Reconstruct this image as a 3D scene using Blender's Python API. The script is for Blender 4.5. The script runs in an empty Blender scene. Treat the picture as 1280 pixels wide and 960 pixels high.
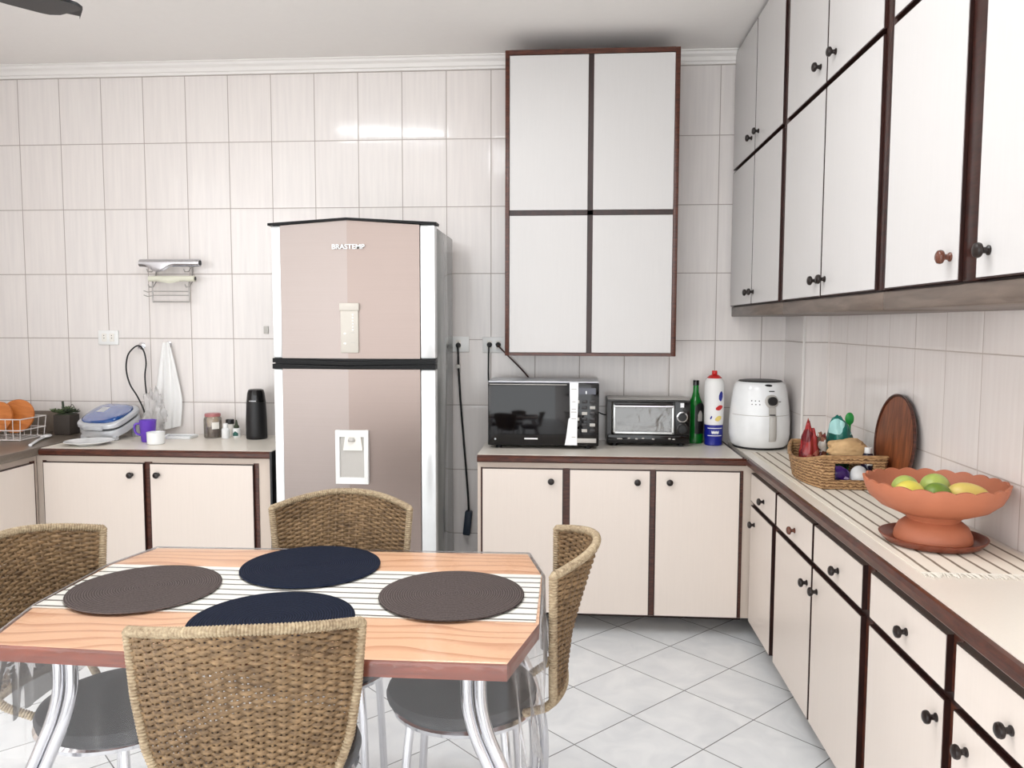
import bpy, bmesh, math, random
from mathutils import Vector, Matrix, noise
random.seed(7)
PI = math.pi
sc = bpy.context.scene
col = sc.collection

# ------------------------------------------------------------------ materials
def lin(c):
    c = c / 255.0
    return c / 12.92 if c <= 0.04045 else ((c + 0.055) / 1.055) ** 2.4
def rgb(r, g, b): return (lin(r), lin(g), lin(b), 1.0)

class NT:
    def __init__(s, name):
        s.m = bpy.data.materials.new(name); s.m.use_nodes = True
        s.n = s.m.node_tree.nodes; s.l = s.m.node_tree.links
        s.b = s.n['Principled BSDF']; s.out = s.n['Material Output']
    def node(s, t, **kw):
        n = s.n.new(t)
        for k, v in kw.items(): setattr(n, k, v)
        return n
    def set(s, sock, v):
        if hasattr(v, 'is_linked') or isinstance(v, bpy.types.NodeSocket): s.l.new(v, sock)
        else: sock.default_value = v
    def math(s, op, a, b=0.0, c=0.0):
        n = s.node('ShaderNodeMath', operation=op)
        s.set(n.inputs[0], a); s.set(n.inputs[1], b); s.set(n.inputs[2], c)
        return n.outputs[0]
    def mix(s, f, a, b, mode='MIX'):
        n = s.node('ShaderNodeMix', data_type='RGBA', blend_type=mode)
        s.set(n.inputs[0], f); s.set(n.inputs[6], a); s.set(n.inputs[7], b)
        return n.outputs[2]
    def noise(s, scale, detail=2.0, vec=None, dist=0.0):
        n = s.node('ShaderNodeTexNoise'); n.inputs['Scale'].default_value = scale
        n.inputs['Detail'].default_value = detail; n.inputs['Distortion'].default_value = dist
        if vec is not None: s.l.new(vec, n.inputs['Vector'])
        return n.outputs[0]
    def ramp(s, f, a, b):
        n = s.node('ShaderNodeMapRange'); s.set(n.inputs[0], f)
        n.inputs[1].default_value = a; n.inputs[2].default_value = b
        return n.outputs[0]
    def pos(s): return s.node('ShaderNodeNewGeometry').outputs['Position']
    def obj(s): return s.node('ShaderNodeTexCoord').outputs['Object']
    def scale(s, vec, v):
        n = s.node('ShaderNodeMapping'); s.l.new(vec, n.inputs[0]); n.inputs['Scale'].default_value = v
        return n.outputs[0]
    def xyz(s, vec):
        n = s.node('ShaderNodeSeparateXYZ'); s.l.new(vec, n.inputs[0]); return n.outputs
    def comb(s, x, y, z):
        n = s.node('ShaderNodeCombineXYZ'); s.set(n.inputs[0], x); s.set(n.inputs[1], y); s.set(n.inputs[2], z); return n.outputs[0]
    def bump(s, h, strength=0.3, dist=0.01, normal=None):
        n = s.node('ShaderNodeBump'); s.set(n.inputs['Height'], h)
        n.inputs['Strength'].default_value = strength; n.inputs['Distance'].default_value = dist
        if normal is not None: s.l.new(normal, n.inputs['Normal'])
        s.l.new(n.outputs[0], s.b.inputs['Normal']); return n.outputs[0]
    def base(s, v): s.set(s.b.inputs['Base Color'], v)
    def rough(s, v): s.set(s.b.inputs['Roughness'], v)
    def spec(s, v): s.b.inputs['Specular IOR Level'].default_value = v

M = {}
def plain(name, c, rough=0.5, metal=0.0, spec=0.5, var=0.04, vs=30.0):
    t = NT(name)
    v = t.noise(vs, 3.0, t.obj())
    c1 = rgb(*c)
    d = tuple(x * (1 - var * 2) for x in c1[:3]) + (1,)
    t.base(t.mix(v, d, c1)); t.rough(rough); t.b.inputs['Metallic'].default_value = metal; t.spec(spec)
    M[name] = t.m
    return t

def grid_line(t, coord, origin, pitch, half):
    a = t.math('DIVIDE', t.math('SUBTRACT', coord, origin), pitch)
    fr = t.math('FRACT', t.math('ADD', a, 1000.0))
    d = t.math('MULTIPLY', t.math('SUBTRACT', 0.5, t.math('ABSOLUTE', t.math('SUBTRACT', fr, 0.5))), pitch)
    line = t.node('ShaderNodeMapRange'); line.interpolation_type = 'SMOOTHSTEP'
    t.set(line.inputs[0], d); line.inputs[1].default_value = half * 0.6; line.inputs[2].default_value = half * 1.4
    return t.math('SUBTRACT', 1.0, line.outputs[0]), t.math('FLOOR', t.math('ADD', a, 1000.0)), d

def tile_mat(name, axis, u0, up, z0, zp, c1, c2, grout, warm=0.0):
    t = NT(name)
    p = t.pos(); x, y, z = t.xyz(p)
    u = x if axis == 'X' else y
    lu, iu, du = grid_line(t, u, u0, up, 0.0021)
    lz, iz, dz = grid_line(t, z, z0, zp, 0.0021)
    line = t.math('MAXIMUM', lu, lz)
    cell = t.comb(iu, iz, 0.0)
    wn = t.node('ShaderNodeTexWhiteNoise'); t.l.new(cell, wn.inputs['Vector'])
    cellz = t.math('MULTIPLY', wn.outputs[0], 7.0)
    sv = t.comb(t.math('MULTIPLY', u, 55.0), cellz, t.math('MULTIPLY', z, 3.0))
    st = t.noise(1.0, 3.0, sv)
    body = t.mix(t.ramp(st, 0.3, 0.7), rgb(*c1), rgb(*c2))
    body = t.mix(t.math('MULTIPLY', wn.outputs[0], 0.10), body, rgb(228, 214, 205))
    t.base(t.mix(t.math('MULTIPLY', line, 0.85), body, rgb(*grout)))
    t.rough(t.math('ADD', 0.13, t.math('MULTIPLY', line, 0.5)))
    t.spec(0.5)
    # pillowed glaze: wavy low-frequency height plus grout groove and cell tilt
    wv = t.noise(9.0, 1.0, t.comb(u, cellz, z))
    edge = t.math('MINIMUM', t.math('MINIMUM', du, dz), 0.012)
    h = t.math('ADD', t.math('MULTIPLY', wv, 0.35), t.math('MULTIPLY', edge, 18.0))
    t.bump(h, 0.35, 0.006)
    M[name] = t.m

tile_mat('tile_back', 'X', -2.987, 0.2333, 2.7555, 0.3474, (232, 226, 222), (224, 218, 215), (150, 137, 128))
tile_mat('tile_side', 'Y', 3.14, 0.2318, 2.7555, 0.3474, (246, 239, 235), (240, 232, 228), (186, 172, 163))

def floor_mat():
    t = NT('floor_tile')
    x, y, z = t.xyz(t.pos())
    a = 0.7911; c, s = math.cos(a), math.sin(a)
    dx = t.math('SUBTRACT', x, 0.2415); dy = t.math('SUBTRACT', y, 2.8861)
    u = t.math('ADD', t.math('MULTIPLY', dx, c), t.math('MULTIPLY', dy, s))
    v = t.math('SUBTRACT', t.math('MULTIPLY', dx, s), t.math('MULTIPLY', dy, c))
    lu, iu, du = grid_line(t, u, 0.0, 0.3106, 0.0019)
    lv, iv, dv = grid_line(t, v, 0.0, 0.3106, 0.0019)
    line = t.math('MAXIMUM', lu, lv)
    wn = t.node('ShaderNodeTexWhiteNoise'); t.l.new(t.comb(iu, iv, 0.0), wn.inputs['Vector'])
    m = t.noise(7.0, 5.0, t.comb(u, v, t.math('MULTIPLY', wn.outputs[0], 9.0)), 0.8)
    body = t.mix(t.ramp(m, 0.3, 0.72), rgb(222, 225, 228), rgb(240, 242, 243))
    t.base(t.mix(line, body, rgb(98, 98, 100)))
    t.rough(t.math('ADD', 0.28, t.math('MULTIPLY', line, 0.5)))
    t.bump(t.math('SUBTRACT', 1.0, line), 0.25, 0.002)
    M['floor_tile'] = t.m
floor_mat()

def wood(name, dark, light, rough=0.35, sc_=(2, 18, 18), spec=0.5):
    t = NT(name)
    v = t.noise(3.0, 5.0, t.scale(t.obj(), sc_), 0.6)
    t.base(t.mix(t.ramp(v, 0.3, 0.7), rgb(*dark), rgb(*light))); t.rough(rough); t.spec(spec)
    M[name] = t.m
wood('brown_edge', (52, 22, 14), (92, 48, 32), 0.3, (6, 6, 40))
wood('dark_gap', (28, 10, 6), (52, 22, 15), 0.4, (20, 20, 3))
wood('upper_stile', (30, 12, 8), (58, 26, 18), 0.3, (6, 6, 40))
wood('strip_wood', (88, 76, 68), (116, 102, 92), 0.4, (18, 2, 18))
wood('tray_wood', (98, 48, 24), (150, 84, 48), 0.4, (6, 20, 3))
wood('board_wood', (178, 96, 34), (214, 132, 62), 0.45, (4, 14, 4))
wood('table_edge', (112, 48, 28), (150, 72, 46), 0.35, (3, 3, 30))

def table_wood():
    t = NT('table_wood')
    o = t.obj(); x, y, z = t.xyz(o)
    wv = t.node('ShaderNodeTexWave', wave_type='BANDS', bands_direction='Y', wave_profile='SAW')
    t.l.new(t.comb(t.math('MULTIPLY', x, 0.55), t.math('MULTIPLY', y, 1.4), 0.0), wv.inputs['Vector'])
    wv.inputs['Scale'].default_value = 4.6; wv.inputs['Distortion'].default_value = 13.0
    wv.inputs['Detail'].default_value = 1.2; wv.inputs['Detail Scale'].default_value = 0.9
    f = t.noise(1.0, 3.0, t.comb(t.math('MULTIPLY', x, 9.0), t.math('MULTIPLY', y, 90.0), 0.0))
    g = t.math('ADD', t.math('MULTIPLY', t.ramp(wv.outputs[1], 0.62, 1.0), 0.75), t.math('MULTIPLY', t.ramp(f, 0.55, 0.8), 0.3))
    t.base(t.mix(g, rgb(240, 196, 160), rgb(192, 128, 90))); t.rough(0.3)
    M['table_wood'] = t.m
table_wood()

def laminate(name, c, rough=0.35):
    t = NT(name)
    x, y, z = t.xyz(t.obj())
    n = t.noise(1.0, 2.0, t.comb(t.math('MULTIPLY', x, 160.0), t.math('MULTIPLY', y, 160.0), t.math('MULTIPLY', z, 6.0)))
    c1 = rgb(*c); d = tuple(k * 0.955 for k in c1[:3]) + (1,)
    t.base(t.mix(n, d, c1)); t.rough(rough); t.spec(0.4)
    M[name] = t.m
laminate('door_cream', (228, 216, 206))
laminate('door_white', (204, 201, 199))
laminate('carcass_beige', (214, 198, 184))
laminate('worktop_cream', (236, 228, 216), 0.28)
plain('ceiling_paint', (242, 238, 234), 0.8, var=0.015)
plain('cornice_paint', (236, 232, 228), 0.6, var=0.01)
plain('wall_paint', (226, 218, 212), 0.7, var=0.01)
t = plain('granite', (128, 116, 104), 0.3, var=0.18, vs=160)
plain('knob_dark', (30, 20, 17), 0.3, spec=0.45)
plain('knob_brown', (98, 54, 38), 0.25, spec=0.7)
plain('black_gloss', (10, 8, 10), 0.08, spec=0.45)
plain('black_matte', (20, 19, 21), 0.45)
plain('black_satin', (7, 7, 8), 0.4, spec=0.2)
plain('black_rubber', (20, 20, 22), 0.6)
plain('dark_blue_plastic', (24, 40, 58), 0.45)
plain('white_plastic', (240, 240, 238), 0.3)
plain('white_gloss', (243, 244, 244), 0.12)
plain('grey_plastic', (188, 184, 178), 0.35)
plain('off_white', (238, 234, 226), 0.5)
plain('panel_white', (200, 194, 184), 0.5)
plain('silver_plastic', (206, 208, 212), 0.28, 0.3)
plain('purple_plastic', (108, 66, 190), 0.35)
plain('blue_band', (24, 34, 140), 0.3)
plain('red_plastic', (204, 30, 30), 0.35)
plain('green_plastic', (30, 150, 62), 0.35)
plain('yellow_print', (238, 214, 120), 0.4)
plain('pink_lid', (206, 130, 130), 0.4, var=0.25, vs=90)
plain('chrome', (222, 222, 226), 0.12, 1.0)
plain('steel_trim', (236, 238, 238), 0.25, 0.35)
plain('cushion', (58, 56, 59), 0.75, var=0.12, vs=120)
plain('terracotta', (192, 116, 84), 0.55, var=0.08, vs=18)
plain('terracotta_dark', (132, 66, 44), 0.35, var=0.1, vs=18)
plain('fringe', (240, 234, 222), 0.9)
plain('paper_white', (246, 246, 248), 0.7, var=0.01)
plain('pot_dark', (64, 56, 50), 0.7, var=0.1)
plain('leaf_green', (92, 108, 72), 0.55, var=0.2, vs=60)
plain('leaf_dark', (54, 66, 44), 0.55, var=0.2, vs=60)
plain('coffee', (60, 26, 14), 0.3)
plain('navy_glass', (24, 22, 48), 0.12, spec=0.7)
plain('lime_green', (122, 150, 60), 0.4, var=0.12, vs=40)
plain('lime_pale', (184, 200, 104), 0.4, var=0.12, vs=40)
plain('fruit_yellow', (234, 220, 96), 0.4, var=0.12, vs=30)
plain('mango_yellow', (232, 206, 112), 0.4, var=0.1, vs=30)
plain('brown_paper', (220, 182, 132), 0.75, var=0.12, vs=25)
plain('cloth_white', (238, 237, 235), 0.85, var=0.02)
plain('foil', (214, 214, 218), 0.18, 0.9)
plain('film_roll', (222, 220, 202), 0.3)
plain('wire_grey', (176, 172, 168), 0.35, 0.4)
plain('wire_white', (232, 226, 222), 0.4)
plain('oven_dark', (34, 30, 30), 0.3)
plain('oven_inside', (226, 222, 214), 0.6)
plain('teal_print', (28, 96, 86), 0.3, var=0.2, vs=60)

def fridge_steel(name, c, r=0.4):
    t = NT(name)
    x, y, z = t.xyz(t.obj())
    n = t.noise(1.0, 2.0, t.comb(t.math('MULTIPLY', x, 1.5), 0.0, t.math('MULTIPLY', z, 420.0)))
    c1 = rgb(*c); d = tuple(k * 0.9 for k in c1[:3]) + (1,)
    t.base(t.mix(n, d, c1)); t.b.inputs['Metallic'].default_value = 0.85; t.rough(r)
    t.b.inputs['Anisotropic'].default_value = 0.5
    M[name] = t.m
fridge_steel('steel_lit', (160, 149, 144))
fridge_steel('steel_shaded', (154, 139, 132))  # one steel in two tones; the right facet's duller reflection is painted in
t = plain('fridge_side', (148, 152, 150), 0.15, 0.2, spec=0.6, var=0.01)

def wicker(name, a, b, sc_=60, dark=0.0):
    t = NT(name)
    o = t.obj()
    n1 = t.noise(sc_, 4.0, t.scale(o, (1, 1, 2.2)))
    n2 = t.noise(7.0, 2.0, o)
    f = t.math('ADD', t.math('MULTIPLY', n1, 0.75), t.math('MULTIPLY', n2, 0.35))
    t.base(t.mix(t.ramp(f, 0.36, 0.74), rgb(*a), rgb(*b))); t.rough(0.5); t.spec(0.35)
    t.bump(t.noise(260.0, 2.0, o), 0.25, 0.002)
    M[name] = t.m
wicker('wicker', (74, 55, 36), (152, 124, 90))
wicker('wicker_rim', (124, 104, 80), (190, 172, 142), 90)
wicker('seagrass', (118, 82, 50), (200, 160, 114), 50)

def basket_mat():
    t = NT('basket_weave')
    o = t.obj(); x, y, z = t.xyz(o)
    w = t.node('ShaderNodeTexWave', wave_type='BANDS', bands_direction='Z')
    t.l.new(o, w.inputs['Vector']); w.inputs['Scale'].default_value = 28.0
    w.inputs['Distortion'].default_value = 5.0; w.inputs['Detail'].default_value = 2.0; w.inputs['Detail Scale'].default_value = 2.5
    n = t.noise(70.0, 4.0, o)
    f = t.math('ADD', t.math('MULTIPLY', w.outputs[1], 0.45), t.math('MULTIPLY', n, 0.6))
    t.base(t.mix(t.ramp(f, 0.25, 0.8), rgb(104, 70, 42), rgb(198, 158, 112))); t.rough(0.7)
    t.bump(f, 0.8, 0.006)
    M['basket_weave'] = t.m
basket_mat()

def stripes(name, axis, origin, pitch, half, base, dark, second=None):
    t = NT(name)
    x, y, z = t.xyz(t.pos())
    u = x if axis == 'X' else y
    w = t.math('ADD', u, t.math('MULTIPLY', t.math('SUBTRACT', t.noise(9.0, 2.0, t.pos()), 0.5), 0.006))
    l, i, d = grid_line(t, w, origin, pitch, half)
    fi = t.noise(260.0, 2.0, t.pos())
    c = t.mix(fi, tuple(k * .93 for k in rgb(*base)[:3]) + (1,), rgb(*base))
    dn = t.mix(t.noise(40.0, 3.0, t.pos()), rgb(*dark), tuple(min(1, k * 2.2) for k in rgb(*dark)[:3]) + (1,))
    t.base(t.mix(t.math('MULTIPLY', l, 0.9), c, dn)); t.rough(0.9); t.spec(0.2)
    t.bump(fi, 0.4, 0.002)
    M[name] = t.m
stripes('runner_table', 'Y', 1.812, 0.0385, 0.0040, (253, 250, 243), (54, 48, 38))
stripes('runner_counter', 'X', 0.884, 0.047, 0.0042, (240, 232, 218), (92, 78, 62))

def mat_weave(name, a, b):
    t = NT(name)
    x, y, z = t.xyz(t.obj())
    r = t.math('SQRT', t.math('ADD', t.math('MULTIPLY', x, x), t.math('MULTIPLY', y, y)))
    s = t.math('SINE', t.math('MULTIPLY', r, 1050.0))
    n = t.noise(220.0, 3.0, t.obj())
    f = t.math('ADD', t.math('MULTIPLY', s, 0.25), n)
    t.base(t.mix(t.ramp(f, 0.2, 0.9), rgb(*a), rgb(*b))); t.rough(0.85); t.spec(0.15)
    t.bump(t.math('ADD', t.math('MULTIPLY', s, 0.5), n), 0.5, 0.002)
    M[name] = t.m
mat_weave('mat_taupe', (62, 54, 53), (104, 94, 91))
mat_weave('mat_navy', (12, 16, 28), (32, 40, 60))

def clear(name, tint=(255, 255, 255), haze=0.06, rough=0.06, gl=0.12, edge=0.0):
    t = NT(name)
    tr = t.node('ShaderNodeBsdfTransparent'); tr.inputs[0].default_value = rgb(*tint)
    gs = t.node('ShaderNodeBsdfGlossy'); gs.inputs['Roughness'].default_value = rough
    df = t.node('ShaderNodeBsdfTranslucent'); df.inputs[0].default_value = rgb(250, 248, 246)
    d2 = t.node('ShaderNodeBsdfDiffuse'); d2.inputs[0].default_value = rgb(250, 248, 246)
    hz = t.node('ShaderNodeMixShader'); hz.inputs[0].default_value = 0.5
    t.l.new(df.outputs[0], hz.inputs[1]); t.l.new(d2.outputs[0], hz.inputs[2])
    lw = t.node('ShaderNodeLayerWeight'); lw.inputs[0].default_value = 0.32
    m1 = t.node('ShaderNodeMixShader'); m2 = t.node('ShaderNodeMixShader')
    t.l.new(t.math('ADD', t.math('MULTIPLY', lw.outputs['Fresnel'], 0.8), gl * 0.2), m1.inputs[0])
    t.l.new(tr.outputs[0], m1.inputs[1]); t.l.new(gs.outputs[0], m1.inputs[2])
    fc = t.math('MULTIPLY', lw.outputs['Facing'], lw.outputs['Facing'])
    t.l.new(t.math('ADD', haze, t.math('MULTIPLY', fc, edge)), m2.inputs[0])
    t.l.new(m1.outputs[0], m2.inputs[1]); t.l.new(hz.outputs[0], m2.inputs[2])
    nz = t.node('ShaderNodeBump'); nz.inputs['Strength'].default_value = 0.25; nz.inputs['Distance'].default_value = 0.01
    t.l.new(t.noise(14.0, 3.0, t.obj(), 0.6), nz.inputs['Height'])
    t.l.new(nz.outputs[0], gs.inputs['Normal'])
    t.l.new(m2.outputs[0], t.out.inputs[0])
    M[name] = t.m
clear('clear_plastic', haze=0.03, edge=0.42, rough=0.07, gl=0.12)
clear('cover_top', haze=0.01, rough=0.12, gl=0.02)
clear('bag_plastic', haze=0.26, rough=0.2)
clear('jar_glass', (245, 240, 232), haze=0.08)
clear('oven_glass', (190, 186, 180), haze=0.12, rough=0.08, gl=0.5)

def glassy(name, c, rough=0.05):
    t = NT(name); t.base(rgb(*c)); t.rough(rough); t.b.inputs['Transmission Weight'].default_value = 0.35
    t.b.inputs['IOR'].default_value = 1.45; t.spec(0.6)
    M[name] = t.m
glassy('green_glass', (18, 132, 44))
glassy('blue_lid', (24, 84, 160), 0.12)

def bag_print(name, cols, sc_=26.0):
    t = NT(name)
    v = t.node('ShaderNodeTexVoronoi'); v.inputs['Scale'].default_value = sc_
    t.l.new(t.obj(), v.inputs['Vector'])
    w = t.xyz(v.outputs['Color'])[0]
    c = rgb(*cols[0])
    for k, cc in enumerate(cols[1:]):
        c = t.mix(t.math('GREATER_THAN', w, (k + 1) / len(cols)), c, rgb(*cc))
    t.base(c); t.rough(0.25); M[name] = t.m
bag_print('red_print', [(122, 24, 30), (150, 40, 40), (98, 18, 26), (170, 96, 80)])
bag_print('pattern_print', [(226, 214, 200), (150, 96, 74), (120, 44, 44), (238, 232, 224), (92, 74, 52)], 60.0)
bag_print('teal_bag', [(24, 88, 78), (34, 112, 100), (170, 218, 214), (20, 66, 58)], 18.0)
bag_print('purple_bag', [(54, 22, 96), (66, 30, 112), (44, 18, 82), (190, 170, 214)], 30.0)

# ------------------------------------------------------------------ mesh builder
class MB:
    def __init__(s): s.v = []; s.f = []; s.m = []; s.mats = []
    def mi(s, m):
        if m not in s.mats: s.mats.append(m)
        return s.mats.index(m)
    def add(s, vs, fs, m, T=None):
        b = len(s.v); k = s.mi(m)
        s.v += [tuple(T @ Vector(p)) if T else tuple(p) for p in vs]
        s.f += [tuple(b + i for i in f) for f in fs]; s.m += [k] * len(fs)
        return s
    def box(s, x0, x1, y0, y1, z0, z1, m, bev=0.0, T=None, seg=2):
        x0, x1 = min(x0, x1), max(x0, x1); y0, y1 = min(y0, y1), max(y0, y1); z0, z1 = min(z0, z1), max(z0, z1)
        bm = bmesh.new(); bmesh.ops.create_cube(bm, size=1.0)
        for v in bm.verts:
            v.co = Vector(((x0 + x1) / 2 + v.co.x * (x1 - x0), (y0 + y1) / 2 + v.co.y * (y1 - y0), (z0 + z1) / 2 + v.co.z * (z1 - z0)))
        if bev > 0: bmesh.ops.bevel(bm, geom=list(bm.edges), offset=bev, segments=seg, affect='EDGES', profile=0.5)
        bm.verts.index_update()
        s.add([v.co.copy() for v in bm.verts], [[v.index for v in f.verts] for f in bm.faces], m, T)
        bm.free(); return s
    def prism(s, pts, a0, a1, m, axis='Z', T=None):
        def P(p, a): return {'Z': (p[0], p[1], a), 'Y': (p[0], a, p[1]), 'X': (a, p[0], p[1])}[axis]
        n = len(pts)
        vs = [P(p, a0) for p in pts] + [P(p, a1) for p in pts]
        fs = [[i, (i + 1) % n, n + (i + 1) % n, n + i] for i in range(n)] + [list(range(n))[::-1], list(range(n, 2 * n))]
        return s.add(vs, fs, m, T)
    def lathe(s, prof, m, n=32, T=None, sx=1.0, sy=1.0, fn=None):
        vs = []; fs = []
        for j, (r, z) in enumerate(prof):
            for i in range(n):
                a = 2 * PI * i / n
                p = Vector((r * sx * math.cos(a), r * sy * math.sin(a), z))
                if fn: p = Vector(fn(p, a, j))
                vs.append(p)
        k = len(prof)
        for j in range(k - 1):
            for i in range(n):
                fs.append([j * n + i, j * n + (i + 1) % n, (j + 1) * n + (i + 1) % n, (j + 1) * n + i])
        if prof[0][0] > 1e-6: fs.append(list(range(n))[::-1])
        if prof[-1][0] > 1e-6: fs.append([(k - 1) * n + i for i in range(n)])
        return s.add(vs, fs, m, T)
    def tube(s, path, r, m, n=8, closed=False, T=None, cap=True, flat=1.0):
        path = [Vector(p) for p in path]; k = len(path)
        rr = r if callable(r) else (lambda t, q=r: q)
        tans = []
        for i in range(k):
            a = path[(i - 1) % k] if (closed or i > 0) else path[i]
            b = path[(i + 1) % k] if (closed or i < k - 1) else path[i]
            d = (b - a); tans.append(d.normalized() if d.length > 1e-9 else Vector((0, 0, 1)))
        up = Vector((0, 0, 1)) if abs(tans[0].z) < 0.9 else Vector((0, 1, 0))
        nrm = (up - tans[0] * up.dot(tans[0])).normalized()
        vs = []; fs = []
        for i in range(k):
            nrm = (nrm - tans[i] * nrm.dot(tans[i])).normalized(); bi = tans[i].cross(nrm)
            q = rr(i / max(1, k - 1))
            for j in range(n):
                a = 2 * PI * j / n
                vs.append(path[i] + nrm * (q * math.cos(a)) + bi * (q * flat * math.sin(a)))
        for i in range(k if closed else k - 1):
            for j in range(n):
                i2 = (i + 1) % k
                fs.append([i * n + j, i * n + (j + 1) % n, i2 * n + (j + 1) % n, i2 * n + j])
        if cap and not closed: fs += [list(range(n))[::-1], [(k - 1) * n + j for j in range(n)]]
        return s.add(vs, fs, m, T)
    def ball(s, c, r, m, n=20, k=12, fn=None, T=None):
        rx, ry, rz = r if isinstance(r, tuple) else (r, r, r)
        prof = []
        vs = [(0, 0, -1)]; fs = []
        for j in range(1, k):
            ph = -PI / 2 + PI * j / k
            for i in range(n):
                a = 2 * PI * i / n; vs.append((math.cos(ph) * math.cos(a), math.cos(ph) * math.sin(a), math.sin(ph)))
        vs.append((0, 0, 1)); top = len(vs) - 1
        for i in range(n): fs.append([0, 1 + (i + 1) % n, 1 + i]); fs.append([top, top - n + i, top - n + (i + 1) % n])
        for j in range(k - 2):
            for i in range(n):
                a = 1 + j * n; fs.append([a + i, a + (i + 1) % n, a + n + (i + 1) % n, a + n + i])
        out = []
        for p in vs:
            p = Vector(p)
            if fn: p = Vector(fn(p))
            out.append((c[0] + p.x * rx, c[1] + p.y * ry, c[2] + p.z * rz))
        return s.add(out, fs, m, T)
    def grid(s, fn, nu, nv, m, T=None, closed=False):
        vs = [fn(i / nu, j / nv) for j in range(nv + 1) for i in range(nu + (0 if closed else 1))]
        w = nu if closed else nu + 1
        fs = [[j * w + i, j * w + (i + 1) % w, (j + 1) * w + (i + 1) % w, (j + 1) * w + i] for j in range(nv) for i in range(nu)]
        return s.add(vs, fs, m, T)
    def build(s, name, parent=None, loc=(0, 0, 0), rot=(0, 0, 0), smooth=True, ang=38, mods=None):
        me = bpy.data.meshes.new(name)
        me.from_pydata(s.v, [], s.f); me.update()
        for m in s.mats: me.materials.append(M[m])
        me.polygons.foreach_set('material_index', s.m)
        if smooth:
            me.polygons.foreach_set('use_smooth', [True] * len(s.f))
            me.set_sharp_from_angle(angle=math.radians(ang))
        bm = bmesh.new(); bm.from_mesh(me); bmesh.ops.recalc_face_normals(bm, faces=bm.faces); bm.to_mesh(me); bm.free()
        o = bpy.data.objects.new(name, me); col.objects.link(o)
        o.location = loc; o.rotation_euler = rot
        if parent: o.parent = parent
        return o

def tag(o, label=None, cat=None, group=None, kind=None):
    if label: o['label'] = label
    if cat: o['category'] = cat
    if group: o['group'] = group
    if kind: o['kind'] = kind
    return o
def empty(name, loc, label, cat, group=None, rz=0.0):
    o = bpy.data.objects.new(name, None); col.objects.link(o); o.location = loc; o.rotation_euler = (0, 0, rz)
    o.empty_display_size = 0.05
    return tag(o, label, cat, group)
def structure(o): o['kind'] = 'structure'; return o
def copy_thing(o, loc, rz, label, group=None):
    def cp(a, par):
        c = a.copy(); col.objects.link(c)
        if par: c.parent = par
        for ch in list(a.children): cp(ch, c)
        return c
    c = cp(o, None); c.location = loc; c.rotation_euler = (0, 0, rz); c['label'] = label
    if group: c['group'] = group
    return c
def spline(pts, n=8):
    pts = [Vector(p) for p in pts]; out = []
    for i in range(len(pts) - 1):
        p0 = pts[max(i - 1, 0)]; p1 = pts[i]; p2 = pts[i + 1]; p3 = pts[min(i + 2, len(pts) - 1)]
        for k in range(n):
            t = k / n
            out.append(0.5 * ((2 * p1) + (p2 - p0) * t + (2 * p0 - 5 * p1 + 4 * p2 - p3) * t * t + (3 * p1 - p0 - 3 * p2 + p3) * t ** 3))
    out.append(pts[-1]); return out
def lerp_tab(tab, x):
    if x <= tab[0][0]: return tab[0][1]
    for (a, b), (c, d) in zip(tab, tab[1:]):
        if x <= c:
            t = (x - a) / (c - a); return b + (d - b) * t
    return tab[-1][1]

# ------------------------------------------------------------------ room dimensions (metres)
YW = 4.2; XR = 1.21; XL = -3.2; ZC = 2.82; Y0 = -2.0
ZT = 0.842           # worktop height
YF = 3.68            # front plane of the base cabinets on the back wall
XF = 0.842           # front plane of the base cabinets on the right wall
XU = 0.836           # front plane of the upper cabinets on the right wall

structure(MB().box(XL - 0.1, XR + 0.1, Y0, YW + 0.1, -0.1, 0.0, 'floor_tile').build('floor', smooth=False))
structure(MB().box(XL - 0.1, XR + 0.1, Y0, YW + 0.1, ZC, ZC + 0.1, 'ceiling_paint').build('ceiling', smooth=False))
structure(MB().box(XL - 0.1, XR + 0.1, YW, YW + 0.1, 0, ZC, 'tile_back').build('wall_back', smooth=False))
structure(MB().box(XR, XR + 0.1, Y0, YW, 0, ZC, 'tile_side').build('wall_right', smooth=False))
structure(MB().box(XL - 0.1, XL, Y0, YW, 0, ZC, 'tile_side').build('wall_left', smooth=False))
# boxed pipe chase in the corner, with its white edge strip
cb = MB(); cb.box(1.10, XR, 3.865, YW, 0.85, ZC, 'tile_back'); structure(cb.build('wall_corner', smooth=False))
structure(MB().box(1.094, 1.104, 3.859, 3.869, ZT, 1.55, 'cornice_paint', 0.002).build('trim_2'))
# cornice
cp = [(YW, 2.757), (YW - 0.012, 2.757), (YW - 0.014, 2.768), (YW - 0.022, 2.772), (YW - 0.026, 2.79), (YW - 0.040, 2.800), (YW - 0.044, 2.812), (YW - 0.052, 2.814), (YW - 0.052, ZC), (YW, ZC)]
structure(MB().prism(cp, XL, XU + 0.0, 'cornice_paint', 'X').build('trim_1', ang=25))

# ------------------------------------------------------------------ cabinets
class Face:
    """maps (u along the run, o outwards from the front plane, z) to the world"""
    def __init__(s, kind): s.k = kind
    def p(s, u, o, z):
        return {'back': (u, YF - o, z), 'right': (XF - o, u, z), 'upper': (XU - o, u, z), 'left': (-2.60 + o, u, z)}[s.k]
    def box(s, mb, u0, u1, o0, o1, z0, z1, m, bev=0.0):
        a = s.p(u0, o0, z0); b = s.p(u1, o1, z1)
        mb.box(a[0], b[0], a[1], b[1], a[2], b[2], m, bev)
    def mat(s, u, o, z):
        rot = {'back': Matrix.Rotation(PI / 2, 4, 'X'), 'right': Matrix.Rotation(-PI / 2, 4, 'Y'), 'upper': Matrix.Rotation(-PI / 2, 4, 'Y'), 'left': Matrix.Rotation(PI / 2, 4, 'Y')}[s.k]
        return Matrix.Translation(s.p(u, o, z)) @ rot
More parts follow.
